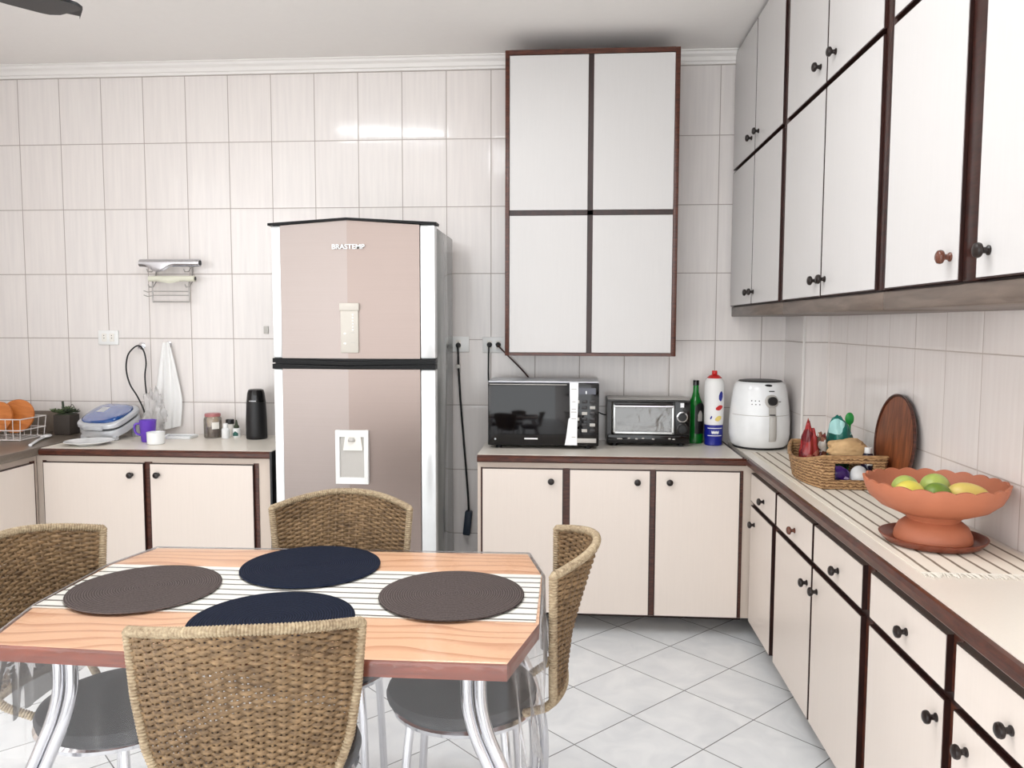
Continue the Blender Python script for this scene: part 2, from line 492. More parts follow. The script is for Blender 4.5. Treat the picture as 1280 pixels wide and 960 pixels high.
KN = [(0.0001, 0.0), (0.010, 0.0), (0.010, 0.003), (0.0065, 0.006), (0.006, 0.012), (0.010, 0.015), (0.0145, 0.018), (0.0155, 0.022), (0.014, 0.027), (0.009, 0.030), (0.0001, 0.031)]
def panel(face, name, parent, u0, u1, z0, z1, knob=None, cream='door_cream', km='knob_dark', th=0.020, lip=0.0035):
    mb = MB()
    face.box(mb, u0, u1, 0.0005, th, z0, z1, 'dark_gap')
    face.box(mb, u0 + lip, u1 - lip, th - 0.002, th + 0.0015, z0 + lip, z1 - lip, cream)
    d = mb.build(name, parent, smooth=False)
    if knob:
        k = MB().lathe(KN, km, 18, face.mat(knob[0], th + 0.001, knob[1])).build('knob', d)
    return d

FB, FR, FU, FLF = Face('back'), Face('right'), Face('upper'), Face('left')
def base_unit(face, label, u0, u1, depth, doors, drawers=(), strips=(), kick=0.22, z0=0.09, z1=0.808):
    root = empty('base_cabinet', face.p((u0 + u1) / 2, 0, 0), label, 'cabinet')
    inv = Matrix.Translation(root.location).inverted()
    parts = []
    mb = MB(); face.box(mb, u0, u1, -depth, 0, z0, z1, 'carcass_beige'); parts.append(mb.build('carcass', None, smooth=False))
    mb = MB(); face.box(mb, u0, u1, -depth, -kick, 0, z0, 'dark_gap'); parts.append(mb.build('toe_kick', None, smooth=False))
    for s in strips:
        mb = MB(); face.box(mb, s[0], s[1], 0.0, s[2] if len(s) > 2 else 0.006, z0 + 0.003, 0.781, 'brown_edge'); parts.append(mb.build('stile', None, smooth=False))
    if drawers:
        mb = MB(); face.box(mb, u0 + 0.004, u1 - 0.004, 0, 0.0065, 0.628, 0.654, 'dark_gap'); parts.append(mb.build('rail', None, smooth=False))
    for d in doors: parts.append(panel(face, 'door', None, *d))
    for d in drawers: parts.append(panel(face, 'drawer', None, *d))
    for p in parts: p.parent = root; p.matrix_parent_inverse = inv
    return root

# back wall, right of the refrigerator: three doors
base_unit(FB, 'three-door cream base cabinet under the microwave and toaster oven', -0.431, 0.842, YW - YF - 0.003,
    [(-0.409, -0.030, 0.095, 0.780, (-0.086, 0.724)), (-0.002, 0.370, 0.095, 0.780, (0.310, 0.726)), (0.393, 0.776, 0.095, 0.780, (0.456, 0.728))],
    strips=[(-0.416, -0.405), (-0.032, 0.0), (0.366, 0.395), (0.772, 0.792)])
# back wall, left of the refrigerator: two doors
base_unit(FB, 'two-door cream base cabinet left of the refrigerator', -2.60, -1.425, YW - YF - 0.003,
    [(-2.556, -2.048, 0.095, 0.776, (-2.108, 0.720)), (-2.018, -1.505, 0.095, 0.776, (-1.976, 0.722))],
    strips=[(-2.566, -2.550), (-2.050, -2.014), (-1.508, -1.485)])
# left wall: only its last door is in view
base_unit(FLF, 'cream base cabinet under the stone counter at the left edge', 2.30, 3.677, 0.597,
    [(2.98, 3.630, 0.095, 0.776), (2.33, 2.95, 0.095, 0.776)], strips=[(3.625, 3.655), (2.945, 2.985)])
# right wall run
ZD0, ZD1, ZR0, ZR1 = 0.092, 0.632, 0.650, 0.779
base_unit(FR, 'narrow cream base cabinet with one drawer in the right corner', 3.205, 3.660, XR - XF - 0.003,
    [(3.255, 3.640, ZD0, ZD1, (3.560, 0.560))], [(3.215, 3.645, ZR0, ZR1, (3.400, 0.700))], strips=[(3.20, 3.255)])
base_unit(FR, 'two-drawer cream base cabinet below the woven basket', 2.205, 3.200, XR - XF - 0.003,
    [(2.722, 3.192, ZD0, ZD1, (2.765, 0.560)), (2.258, 2.706, ZD0, ZD1, (2.655, 0.565))],
    [(2.724, 3.190, ZR0, ZR1, (2.930, 0.700), 'door_cream', 'knob_brown'), (2.256, 2.704, ZR0, ZR1, (2.455, 0.699))], strips=[(2.706, 2.722, 0.003), (2.205, 2.256)])
base_unit(FR, 'two-drawer cream base cabinet nearest the camera on the right', 1.20, 2.200, XR - XF - 0.003,
    [(1.754, 2.196, ZD0, ZD1, (1.785, 0.576)), (1.26, 1.712, ZD0, ZD1, (1.648, 0.571))],
    [(1.754, 2.196, ZR0, ZR1, (1.957, 0.704)), (1.26, 1.712, ZR0, ZR1, (1.49, 0.700))], strips=[(1.712, 1.754), (1.20, 1.26)])

# worktops
def edge_prof(d): return [(0, 0.808), (0, 0.840), (d * 0.6, 0.840), (d, 0.832), (d, 0.815), (d * 0.7, 0.808)]
r = empty('worktop', (0.2, 3.9, 0.808), 'cream worktop carrying the microwave and toaster oven', 'worktop')
MB().box(-0.431 - 0.2, 0.785 - 0.2, 3.672 - 3.9, YW - 0.002 - 3.9, 0.0005, ZT - 0.808, 'worktop_cream').build('slab', r, smooth=False)
MB().prism([(3.672 - 3.9 - p[0], p[1] - 0.808) for p in edge_prof(0.022)], -0.631, 0.60, 'brown_edge', 'X').build('edge_trim', r, ang=30)
MB().box(0.585, 0.594, -0.228, 0.298, 0.0005, ZT - 0.808 + 0.0012, 'dark_gap').build('joint_strip', r, smooth=False)
r = empty('worktop', (-2.0, 3.9, 0.808), 'cream worktop with the sandwich grill and thermos on it', 'worktop')
MB().box(-2.57 + 2, -1.418 + 2, 3.672 - 3.9, YW - 0.002 - 3.9, 0.0005, ZT - 0.808, 'worktop_cream').build('slab', r, smooth=False)
MB().prism([(3.672 - 3.9 - p[0], p[1] - 0.808) for p in edge_prof(0.022)], -0.5695, 0.579, 'brown_edge', 'X').build('edge_trim', r, ang=30)
MB().box(0.580, 0.590, -0.25, 0.298, -0.718, 0.032, 'black_matte').build('end_panel', r, smooth=False)
r = empty('worktop', (1.0, 2.2, 0.808), 'long cream worktop with the fruit bowl along the right wall', 'worktop')
MB().box(0.820 - 1.0, XR - 0.002 - 1, 1.19 - 2.2, YW - 0.002 - 2.2, 0.0005, ZT - 0.808, 'worktop_cream').build('slab', r, smooth=False)
MB().prism([(0.820 - 1.0 - p[0], p[1] - 0.808) for p in edge_prof(0.022)], 1.19 - 2.2, 3.652 - 2.2, 'brown_edge', 'Y').build('edge_trim', r, ang=30)
r = empty('stone_counter', (-2.9, 3.3, 0.80), 'brown-grey stone counter in the left corner under the dish rack', 'countertop')
MB().box(-3.197 + 2.9, -2.572 + 2.9, 2.30 - 3.3, YW - 0.003 - 3.3, 0.0085, 0.048, 'granite', 0.004).build('slab', r)
MB().box(-3.197 + 2.9, -2.775 + 2.9, 4.172 - 3.3, YW - 0.003 - 3.3, 0.0485, 0.165, 'granite', 0.003).build('backsplash', r)

# upper cabinets on the right wall
def upper_unit(label, u0, u1, cols, strips):
    root = empty('upper_cabinet', FU.p((u0 + u1) / 2, 0, 1.49), label, 'cabinet')
    inv = Matrix.Translation(root.location).inverted(); parts = []
    mb = MB(); FU.box(mb, u0, u1, -(XR - XU - 0.003), 0, 1.537, ZC - 0.002, 'dark_gap'); parts.append(mb.build('carcass', smooth=False))
    mb = MB(); FU.box(mb, u0, u1, -(XR - XU - 0.003), 0.012, 1.490, 1.5365, 'strip_wood', 0.003); parts.append(mb.build('bottom_rail'))
    for a, b in strips:
        mb = MB(); FU.box(mb, a, b, 0, 0.014, 1.54, ZC - 0.003, 'upper_stile', 0.003); parts.append(mb.build('stile'))
    for (a, b, ku, kl, kt, km) in cols:
        parts.append(panel(FU, 'door', None, a, b, 1.542, 2.212, (kl, 1.596), 'door_white', km))
        parts.append(panel(FU, 'door', None, a, b, 2.227, 2.806, (kt, 2.296), 'door_white', 'knob_dark'))
    for p in parts: p.parent = root; p.matrix_parent_inverse = inv
upper_unit('four-door upper cabinet in the far right corner', 3.20, YW - 0.004,
    [(3.715, 4.185, 0, 3.755, 3.775, 'knob_dark'), (3.238, 3.705, 0, 3.668, 3.640, 'knob_dark')], [(3.20, 3.236)])
upper_unit('middle upper cabinet on the right wall above the basket', 2.19, 3.197,
    [(2.705, 3.170, 0, 2.745, 2.765, 'knob_dark'), (2.228, 2.695, 0, 2.655, 2.615, 'knob_dark')], [(3.172, 3.197), (2.19, 2.226)])
upper_unit('upper cabinet nearest the camera on the right wall', 1.20, 2.187,
    [(1.762, 2.160, 0, 1.800, 1.80, 'knob_brown'), (1.23, 1.690, 0, 1.640, 1.64, 'knob_dark')], [(2.162, 2.187), (1.692, 1.760), (1.20, 1.228)])

# tall wall cabinet on the back wall
r = empty('wall_cabinet', (0.09, 4.03, 1.296), 'tall white four-door wall cabinet with brown frame above the microwave', 'cabinet')
X0, X1 = -0.319 - 0.09, 0.500 - 0.09; H = 2.737 - 1.296; D0 = 3.87 - 4.03
mb = MB(); mb.box(X0 + 0.002, X1 - 0.002, D0 + 0.004, YW - 0.06 - 4.03 + 0.057, 0.002, H - 0.002, 'brown_edge'); mb.build('carcass', r, smooth=False)
fr = MB()
fr.box(X0, X0 + 0.020, D0 - 0.012, D0 + 0.02, 0, H, 'brown_edge', 0.002); fr.box(X1 - 0.022, X1, D0 - 0.012, D0 + 0.02, 0, H, 'brown_edge', 0.002)
fr.box(X0 + 0.02, X1 - 0.022, D0 - 0.012, D0 + 0.02, H - 0.022, H, 'brown_edge'); fr.box(X0 + 0.02, X1 - 0.022, D0 - 0.012, D0 + 0.02, 0, 0.014, 'brown_edge')
fr.build('frame', r)
mb = MB(); mb.box(X0 + 0.392, X0 + 0.420, D0 - 0.001, D0 + 0.01, 0.014, H - 0.02, 'dark_gap'); mb.box(X0 + 0.02, X1 - 0.02, D0 - 0.001, D0 + 0.01, 0.672, 0.694, 'dark_gap'); mb.build('divider', r, smooth=False)
for (a, b) in ((X0 + 0.021, X0 + 0.393), (X0 + 0.419, X1 - 0.023)):
    for (c, d) in ((0.016, 0.670), (0.696, H - 0.024)):
        MB().box(a, b, D0 - 0.008, D0 + 0.003, c, d, 'door_white', 0.0015).build('door', r, smooth=False)

# ------------------------------------------------------------------ refrigerator
r = empty('refrigerator', (-0.98, 3.85, 0), 'tall stainless two-door refrigerator with water dispenser between the base cabinets', 'refrigerator')
def F(x, y): return (x + 0.98, y - 3.85)
MB().box(-1.348 + .98, -0.612 + .98, 3.615 - 3.85, 4.12 - 3.85, 0.03, 1.885, 'fridge_side', 0.006).build('body', r)
for k, (x, y) in enumerate(((-1.30, 3.66), (-0.66, 3.66), (-1.30, 4.07), (-0.66, 4.07))):
    MB().lathe([(0.02, 0), (0.02, 0.03)], 'black_rubber', 12, Matrix.Translation((x + .98, y - 3.85, 0))).build('foot', r)
xl, xa, xc, xb, xr = -1.355, -1.312, -1.000, -0.676, -0.607
yl, yc = 3.553, 3.530
def door_f(name, z0, z1, peak=0.0):
    mb = MB()
    mb.prism([F(xa, yl - 0.004), F(xc, yc), F(xc, 3.61), F(xa, 3.61)], z0, z1, 'steel_lit')
    mb.prism([F(xc, yc), F(xb, yl - 0.004), F(xb, 3.61), F(xc, 3.61)], z0, z1, 'steel_shaded')
    for i_, v in enumerate(mb.v):
        if peak and v[2] > z1 - 0.001 and abs(v[0] - (xc + 0.98)) < 1e-4: mb.v[i_] = (v[0], v[1], v[2] + peak)
    d = mb.build(name, r, smooth=False)
    for a, b in ((xl, xa - 0.001), (xb + 0.001, xr)):
        MB().box(a + .98, b + .98, yl - 3.85, 3.612 - 3.85, z0, z1, 'steel_trim', 0.006).build('side_band', d)
    return d
fz = door_f('freezer_door', 1.292, 1.888, 0.020)
fd = door_f('door', 0.06, 1.243)
mb = MB()
tx0, tx1, txc = xl - 0.012 + .98, xr + 0.008 + .98, xc + .98
ty0, tyc, ty1 = yl - 0.010 - 3.85, yc - 0.012 - 3.85, 3.62 - 3.85
vs = []
for x_, yy_, pk in ((tx0, ty0, 0), (txc, tyc, 0.020), (tx1, ty0, 0)):
    vs += [(x_, yy_, 1.8885 + pk), (x_, yy_, 1.899 + pk), (x_, ty1, 1.8885 + pk), (x_, ty1, 1.899 + pk)]
fs = []
for k in (0, 4): fs += [[k, k + 4, k + 5, k + 1], [k + 1, k + 5, k + 7, k + 3], [k, k + 2, k + 6, k + 4], [k + 2, k + 3, k + 7, k + 6]]
fs += [[0, 1, 3, 2], [8, 10, 11, 9]]
mb.add(vs, fs, 'black_satin')
mb.build('top_trim', r, smooth=False)
mb = MB()
def hp(zt, zb_, zc0, zc1, yo):
    vs = []
    for x, y, a, b in ((xl + .98, yl - 3.85, zb_, zt), (xc + .98, yc - 3.85, zc0, zc1), (xr + .98, yl - 3.85, zb_, zt)):
        vs += [(x, y + yo, a), (x, y + yo, b), (x, 3.61 - 3.85, a), (x, 3.61 - 3.85, b)]
    fs = []
    for k in (0, 4): fs += [[k, k + 4, k + 5, k + 1], [k + 1, k + 5, k + 7, k + 3], [k, k + 2, k + 6, k + 4], [k + 2, k + 3, k + 7, k + 6]]
    fs += [[0, 1, 3, 2], [8, 10, 11, 9]]
    return vs, fs
v_, f_ = hp(1.2915, 1.272, 1.262, 1.279, -0.010); mb.add(v_, f_, 'black_satin')
v_, f_ = hp(1.266, 1.2435, 1.250, 1.258, -0.012); mb.add(v_, f_, 'black_satin')
mb.box(xl + .985, xr + .975, yl - 3.85 + 0.012, 3.61 - 3.85, 1.2435, 1.2915, 'black_matte')
mb.build('handle_strip', r, smooth=False)
# control panel
p = MB(); p.box(-1.032 + .98, -0.950 + .98, 3.522 - 3.85, 3.55 - 3.85, 1.318, 1.538, 'panel_white', 0.004)
p.box(-1.036 + .98, -0.946 + .98, 3.518 - 3.85, 3.55 - 3.85, 1.507, 1.541, 'panel_white', 0.004)
p = p.build('control_panel', fz)
for k in range(6): MB().ball((-0.975 + .98, 3.5215 - 3.85, 1.488 - k * 0.0135), (0.004, 0.0025, 0.004), 'white_gloss', 10, 6).build('button', p)
for z in (1.404, 1.360):
    MB().ball((-1.012 + .98, 3.5215 - 3.85, z), (0.006, 0.0025, 0.005), 'white_gloss', 10, 6).build('button', p)
    MB().box(-0.985 + .98, -0.965 + .98, 3.5212 - 3.85, 3.5225 - 3.85, z + 0.003, z + 0.006, 'grey_plastic').build('marking', p)
# water dispenser
dz0, dz1, dx0, dx1 = 0.722, 0.968, -1.062 + .98, -0.910 + .98
q = MB(); yb = 3.516 - 3.85; ye = 3.56 - 3.85
q.box(dx0, dx0 + 0.020, yb, ye, dz0, dz1, 'white_plastic', 0.003); q.box(dx1 - 0.020, dx1, yb, ye, dz0, dz1, 'white_plastic', 0.003)
q.box(dx0 + 0.001, dx1 - 0.001, yb + 0.0006, ye, dz1 - 0.030, dz1 - 0.0005, 'white_plastic'); q.box(dx0 + 0.001, dx1 - 0.001, yb + 0.0006, ye, dz0 + 0.0005, dz0 + 0.030, 'white_plastic')
q = q.build('water_dispenser', fd)
MB().box(dx0 + 0.018, dx1 - 0.018, 3.5265 - 3.85, 3.5285 - 3.85, dz0 + 0.03, dz1 - 0.03, 'grey_plastic').build('niche', q, smooth=False)
MB().prism([(dx0 + 0.045, dz1 - 0.03), (dx1 - 0.035, dz1 - 0.03), (dx1 - 0.026, dz1 - 0.092), (dx0 + 0.036, dz1 - 0.092)], 3.518 - 3.85, 3.527 - 3.85, 'off_white', 'Y').build('lever', q, smooth=False)
MB().lathe([(0.016, -0.006), (0.018, 0.0), (0.012, 0.012)], 'grey_plastic', 16, Matrix.Translation(((dx0 + dx1) / 2, 3.521 - 3.85, dz1 - 0.045))).build('spout', q)
# the writing on the freezer door
def text_obj(name, s, size, m, parent, loc, rot, extr=0.0008, width=None):
    cu = bpy.data.curves.new(name, 'FONT'); cu.body = s; cu.size = size; cu.extrude = extr; cu.align_x = 'CENTER'; cu.align_y = 'CENTER'; cu.offset = size * 0.012
    tmp = bpy.data.objects.new(name, cu); col.objects.link(tmp)
    dg = bpy.context.evaluated_depsgraph_get(); me = bpy.data.meshes.new_from_object(tmp.evaluated_get(dg))
    bpy.data.objects.remove(tmp)
    me.name = name; me.materials.clear(); me.materials.append(M[m])
    if width:
        w = max(v.co.x for v in me.vertices) - min(v.co.x for v in me.vertices)
        for v in me.vertices: v.co.x *= width / w
    o = bpy.data.objects.new(name, me); col.objects.link(o); o.parent = parent; o.location = loc; o.rotation_euler = rot
    return o
text_obj('lettering', 'BRASTEMP', 0.030, 'white_gloss', fz, (-0.993 + .98, 3.5245 - 3.85, 1.790), (PI / 2, 0, 0), 0.002, 0.148)

# ------------------------------------------------------------------ dining table
TP = [(-0.119, 1.566), (-0.062, 1.795), (-0.068, 2.150), (-0.119, 2.358), (-1.268, 2.330), (-1.317, 2.150), (-1.309, 1.820), (-1.258, 1.580), (-0.92, 1.566)]
TCX, TCY = -0.69, 1.96
tr = empty('dining_table', (TCX, TCY, 0), 'wood-grain dining table with chrome tube legs in the foreground', 'table')
tp = [((x - TCX) * 0.990, (y - TCY) * 0.985) for x, y in TP]
mb = MB(); mb.prism(tp, 0.722, 0.7585, 'table_edge'); b0 = len(mb.f) - 1
mb.m[b0] = mb.mi('table_wood')
mb.build('tabletop', tr, smooth=False)
for sx in (-1, 1):
    for sy in (-1, 1):
        lg = MB()
        for k in (0, 1):
            cx = (-0.435 if sx < 0 else 0.488) + (0.030 * k - 0.015); cy = sy * 0.305
            path = spline([(cx + sx * a_, cy + sy * b_, z_) for a_, b_, z_ in ((0, 0, .7195), (-.002, 0, .67), (.002, 0, .62), (.018, .002, .56), (.048, .004, .49), (.085, .008, .40), (.115, .012, .26), (.115, .015, .11), (.095, .015, .001))], 8)
            lg.tube(path, 0.0135, 'chrome', 12)
        lg.build('leg', tr)
for y_ in (-0.275, 0.275): MB().box(-0.40, 0.45, y_ - 0.012, y_ + 0.012, 0.700, 0.7215, 'chrome', 0.003).build('cross_rail', tr)

# runner under the clear cover
mb = MB(); mb.box(-1.302, -0.076, 1.800, 2.150, 0.7590, 0.7610, 'runner_table')
tag(mb.build('table_runner', smooth=False), 'white table runner with thin dark stripes lying along the dining table', 'table runner')

# clear plastic cover
def outline(pts, n):
    L = []; tot = 0
    for a, b in zip(pts, pts[1:] + pts[:1]):
        d = math.hypot(b[0] - a[0], b[1] - a[1]); L.append((a, b, d)); tot += d
    out = []
    for i in range(n):
        s = tot * i / n
        for a, b, d in L:
            if s <= d: out.append((a[0] + (b[0] - a[0]) * s / d, a[1] + (b[1] - a[1]) * s / d)); break
            s -= d
    return out
NO = 720
ol = outline(TP, NO)
cxm, cym = TCX, TCY
def off(i, d):
    p = ol[i]; a = ol[(i - 3) % NO]; b = ol[(i + 3) % NO]
    t_ = Vector((b[0] - a[0], b[1] - a[1])).normalized(); n_ = Vector((t_.y, -t_.x))
    if n_.dot(Vector((p[0] - cxm, p[1] - cym))) < 0: n_ = -n_
    return (p[0] + n_.x * d, p[1] + n_.y * d)
corners = [0, 3, 4, 7]
def fold(i, k):
    x, y = ol[i]
    w = 0.0
    for c in ((-0.09, 1.63), (-0.10, 2.29), (-1.29, 2.27), (-1.285, 1.66)):
        w = max(w, math.exp(-((x - c[0]) ** 2 + (y - c[1]) ** 2) / 0.010))
    front = 1.0 if (-1.2 < x < -0.17) else 0.0
    rip = (math.sin(i * 0.43 + 2.5 * noise.noise((i * 0.04, 0, 0))) * 0.5 + 0.5) ** 1.6
    n_ = noise.noise((i * 0.05, 1.7, k * 0.8))
    return 0.0035 + 0.003 * k + k * (w * (0.042 * rip + 0.004) + front * (0.010 * rip + 0.010 * max(0.0, n_)) * (0.35 if -0.9 < x < -0.36 and y < 1.7 else 1.0))
mb = MB()
vs = []; fs = []
levels = [0.7635, 0.7615, 0.755, 0.735, 0.70, 0.66, 0.61, 0.56, 0.515]
for j, z in enumerate(levels):
    for i in range(NO):
        k = max(0.0, (0.735 - z) / 0.22)
        x, y = off(i, -0.003 if j == 0 else (0.002 if j == 1 else fold(i, k)))
        vs.append((x - TCX, y - TCY, z + (0.01 * noise.noise((i * 0.06, 5, 1)) if j == len(levels) - 1 else 0)))
for j in range(len(levels) - 1):
    for i in range(NO): fs.append([j * NO + i, j * NO + (i + 1) % NO, (j + 1) * NO + (i + 1) % NO, (j + 1) * NO + i])
mb.add(vs, fs, 'clear_plastic')
cov = empty('table_cover', (TCX, TCY, 0.76), 'clear plastic cover draped over the dining table with hanging folds', 'tablecloth')
sk = mb.build('skirt', cov, ang=80); sk.location = (0, 0, -0.76)
mb = MB()
rings = [1.0, 0.8, 0.55, 0.3]
vs = [(0, 0, 0.7635)]; fs = []
for q_ in rings:
    for i in range(0, NO, 4):
        x, y = off(i, -0.003); vs.append(((x - TCX) * q_, (y - TCY) * q_, 0.7635))
n4 = NO // 4
for j in range(len(rings) - 1):
    for i in range(n4): fs.append([1 + j * n4 + i, 1 + j * n4 + (i + 1) % n4, 1 + (j + 1) * n4 + (i + 1) % n4, 1 + (j + 1) * n4 + i])
for i in range(n4): fs.append([0, 1 + (len(rings) - 1) * n4 + i, 1 + (len(rings) - 1) * n4 + (i + 1) % n4])
mb.add(vs, fs, 'cover_top'); tps = mb.build('top_sheet', cov); tps.location = (0, 0, -0.76)

# placemats
def placemat(x, y, rad, m, label, tilt=(0, 0)):
    prof = [(0.0001, 0.0)] + [(rad, 0.0), (rad + 0.001, 0.002)]
    k = 26
    for i in range(k + 1):
        q_ = rad * (1 - i / k)
        prof.append((max(q_, 0.0001), 0.0042 + (0.0008 if i % 2 else 0.0)))
    o = MB().lathe(prof, m, 64).build('placemat', loc=(x, y, 0.7645), ang=60)
    return tag(o, label, 'placemat', None)
placemat(-1.093, 1.945, 0.186, 'mat_taupe', 'round taupe woven placemat in front of the left chair')
placemat(-0.728, 2.165, 0.193, 'mat_navy', 'round navy woven placemat in front of the chair by the refrigerator')
placemat(-0.296, 1.960, 0.183, 'mat_taupe', 'round taupe woven placemat in front of the right chair')
placemat(-0.684, 1.752, 0.188, 'mat_navy', 'round navy woven placemat half hidden behind the nearest chair')

# ------------------------------------------------------------------ wicker chairs
HW = [(0.50, 0.145), (0.56, 0.178), (0.615, 0.197), (0.72, 0.214), (0.86, 0.225), (0.95, 0.226)]
YC = [(0.50, -0.192), (0.56, -0.198), (0.65, -0.208), (0.76, -0.238), (0.87, -0.272), (0.95, -0.285)]
ZB = 0.508
def ztop(u): return 0.852 + 0.034 * (1 - abs(u) ** 1.9)
def surf(u, t):
    z = ZB + (ztop(u) - ZB) * t
    hw = lerp_tab(HW, z); yc = lerp_tab(YC, z)
    yk = -0.165
    return Vector((hw * u, yk + (yc - yk) * (1 - abs(u) ** 2.2), z))
def snorm(u, t):
    e = 0.01
    a = surf(min(1, u + e), t) - surf(max(-1, u - e), t); b = surf(u, min(1, t + e)) - surf(u, max(0, t - e))
    return b.cross(a).normalized()
ch = empty('wicker_chair', (0, 0, 0), '', 'chair', 'wicker chairs around the dining table')
NR, NS = 52, 19
wv = MB()
for j in range(NR):
    t = (j + 0.6) / (NR + 0.4)
    ph = random.uniform(-0.25, 0.25); th_ = random.uniform(0.0043, 0.0050)
    pts = []
    K = NS * 4
    for i in range(K + 1):
        u = -1 + 2 * i / K
        s = math.cos(PI * (i / 4) + (PI if j % 2 else 0))
        tt = min(1, max(0, t + 0.004 * noise.noise((i * 0.13, j * 1.7, 0))))
        pts.append((surf(u, tt), snorm(u, tt), 0.0046 * s))
    vs = []; fs = []
    for i, (p, n, o_) in enumerate(pts):
        c = p + n * o_
        up = Vector((0, 0, 1))
        for dn, dz in ((0.0017, -th_ * 0.55), (0.0017, th_ * 0.55), (0, th_), (-0.0017, th_ * 0.55), (-0.0017, -th_ * 0.55), (0, -th_)):
            vs.append(c + n * dn + up * dz)
    for i in range(len(pts) - 1):
        for q_ in range(6): fs.append([i * 6 + q_, i * 6 + (q_ + 1) % 6, (i + 1) * 6 + (q_ + 1) % 6, (i + 1) * 6 + q_])
    wv.add(vs, fs, 'wicker')
for k in range(NS + 1):
    u = -1 + 2 * k / NS
    if abs(u) > 0.99: continue
    wv.tube([surf(u, t / 14) for t in range(15)], 0.0036, 'wicker', 6)
wv.build('backrest', ch, ang=60)
def wrapped(path, r_, m, pitch=0.0068, amp=0.0026, n=10):
    P = [Vector(p) for p in path]; L = [0]
    for a, b in zip(P, P[1:]): L.append(L[-1] + (b - a).length)
    N = int(L[-1] / pitch) * 4
    out = []; k = 0
    for i in range(N + 1):
        s = L[-1] * i / N
        while k < len(L) - 2 and L[k + 1] < s: k += 1
        out.append(P[k].lerp(P[k + 1], (s - L[k]) / max(1e-9, L[k + 1] - L[k])))
    mb_ = MB(); mb_.tube(out, lambda q_: r_ + amp * abs(math.sin(PI * q_ * N / 4)), m, n); return mb_
rim = [surf(-1, 1 - t / 16) for t in range(16, 0, -1)]
rim = [Vector((p.x, p.y, p.z)) for p in rim] + [surf(-1 + 2 * i / 40, 1.0) for i in range(41)] + [surf(1, 1 - t / 16) for t in range(1, 17)]
lowl, lowr = surf(-1, 0), surf(1, 0)
rim = [Vector((lowl.x + 0.040, lowl.y + 0.075, 0.456)), Vector((lowl.x + 0.012, lowl.y + 0.02, 0.485))] + rim + [Vector((lowr.x - 0.012, lowr.y + 0.02, 0.485)), Vector((lowr.x - 0.040, lowr.y + 0.075, 0.456))]
wrapped(rim, 0.0088, 'wicker_rim').build('back_frame', ch, ang=80)
wrapped([surf(-1 + 2 * i / 20, 0.0) for i in range(21)], 0.009, 'wicker_rim').build('lower_rail', ch, ang=80)
sprof = [(0.0001, 0.0), (0.190, 0.0), (0.200, 0.008), (0.203, 0.020), (0.198, 0.033), (0.180, 0.041), (0.12, 0.045), (0.0001, 0.046)]
MB().lathe(sprof, 'cushion', 40, Matrix.Translation((0, 0.085, 0.445))).build('seat', ch)
MB().lathe([(0.185, 0.0), (0.197, 0.002), (0.199, 0.012), (0.192, 0.020), (0.0001, 0.0205)], 'chrome', 40, Matrix.Translation((0, 0.075, 0.4245))).build('seat_ring', ch)
for sx in (-1, 1):
    for sy, yy in ((1, 0.13), (-1, -0.11)):
        MB().tube(spline([(sx * 0.13, yy + 0.07, 0.43), (sx * 0.14, yy + sy * 0.012 + 0.07, 0.30), (sx * 0.150, yy + sy * 0.030 + 0.07, 0.0005)], 6), 0.0115, 'chrome', 10).build('leg', ch)
ch['label'] = 'nearest wicker chair, its woven back turned to the camera'
ch.location = (-0.667, 1.657, 0.0); ch.rotation_euler = (0, 0, math.radians(11))
copy_thing(ch, (-0.728, 2.335, 0), PI + math.radians(4), 'wicker chair at the far side of the table before the refrigerator')
copy_thing(ch, (-1.238, 1.945, 0), -PI / 2 - math.radians(11), 'wicker chair at the left end of the dining table')
copy_thing(ch, (-0.202, 2.080, 0), PI / 2, 'wicker chair seen edge-on at the right end of the dining table')

#ITEMS_BEGIN
# ------------------------------------------------------------------ things on the wall, left side
def T(x, y, z): return Matrix.Translation((x, y, z))
def RX(a): return Matrix.Rotation(a, 4, 'X')
def RY(a): return Matrix.Rotation(a, 4, 'Y')
def RZ(a): return Matrix.Rotation(a, 4, 'Z')
def wall_socket(x0, x1, z0, z1, label, holes, cat='wall socket'):
    xc = (x0 + x1) / 2; zc = (z0 + z1) / 2
    r = empty('wall_socket', (xc, YW, zc), label, cat)
    MB().box(x0 - xc, x1 - xc, -0.010, -0.0005, z0 - zc, z1 - zc, 'white_plastic', 0.003).build('cover_plate', r)
    for h in holes:
        s = MB(); s.box(h - 0.013, h + 0.013, -0.0125, -0.0095, -0.022, 0.022, 'off_white', 0.002); s = s.build('outlet', r)
        for dz in (-0.007, 0.007): MB().lathe([(0.0026, 0), (0.0026, 0.0006), (0.0001, 0.0006)], 'black_matte', 10, T(h, -0.0124, dz + 0.004) @ RX(PI / 2)).build('pin_hole', s)
    return r
wall_socket(-2.579, -2.464, 1.331, 1.409, 'white double wall socket above the sandwich grill', (-0.022, 0.022))
wall_socket(-0.465, -0.320, 1.298, 1.381, 'white double wall socket with two black plugs left of the wall cabinet', (-0.035, 0.012))
wall_socket(-0.650, -0.536, 1.301, 1.383, 'white wall socket with the black power cord beside the refrigerator', (0.0,))
sw = MB().box(-0.013, 0.013, -0.008, -0.0005, -0.020, 0.020, 'grey_plastic', 0.002).build('wall_hook', loc=(-1.637, YW, 1.414))
tag(sw, 'tiny grey adhesive hook stuck to the tiles left of the refrigerator', 'hook')

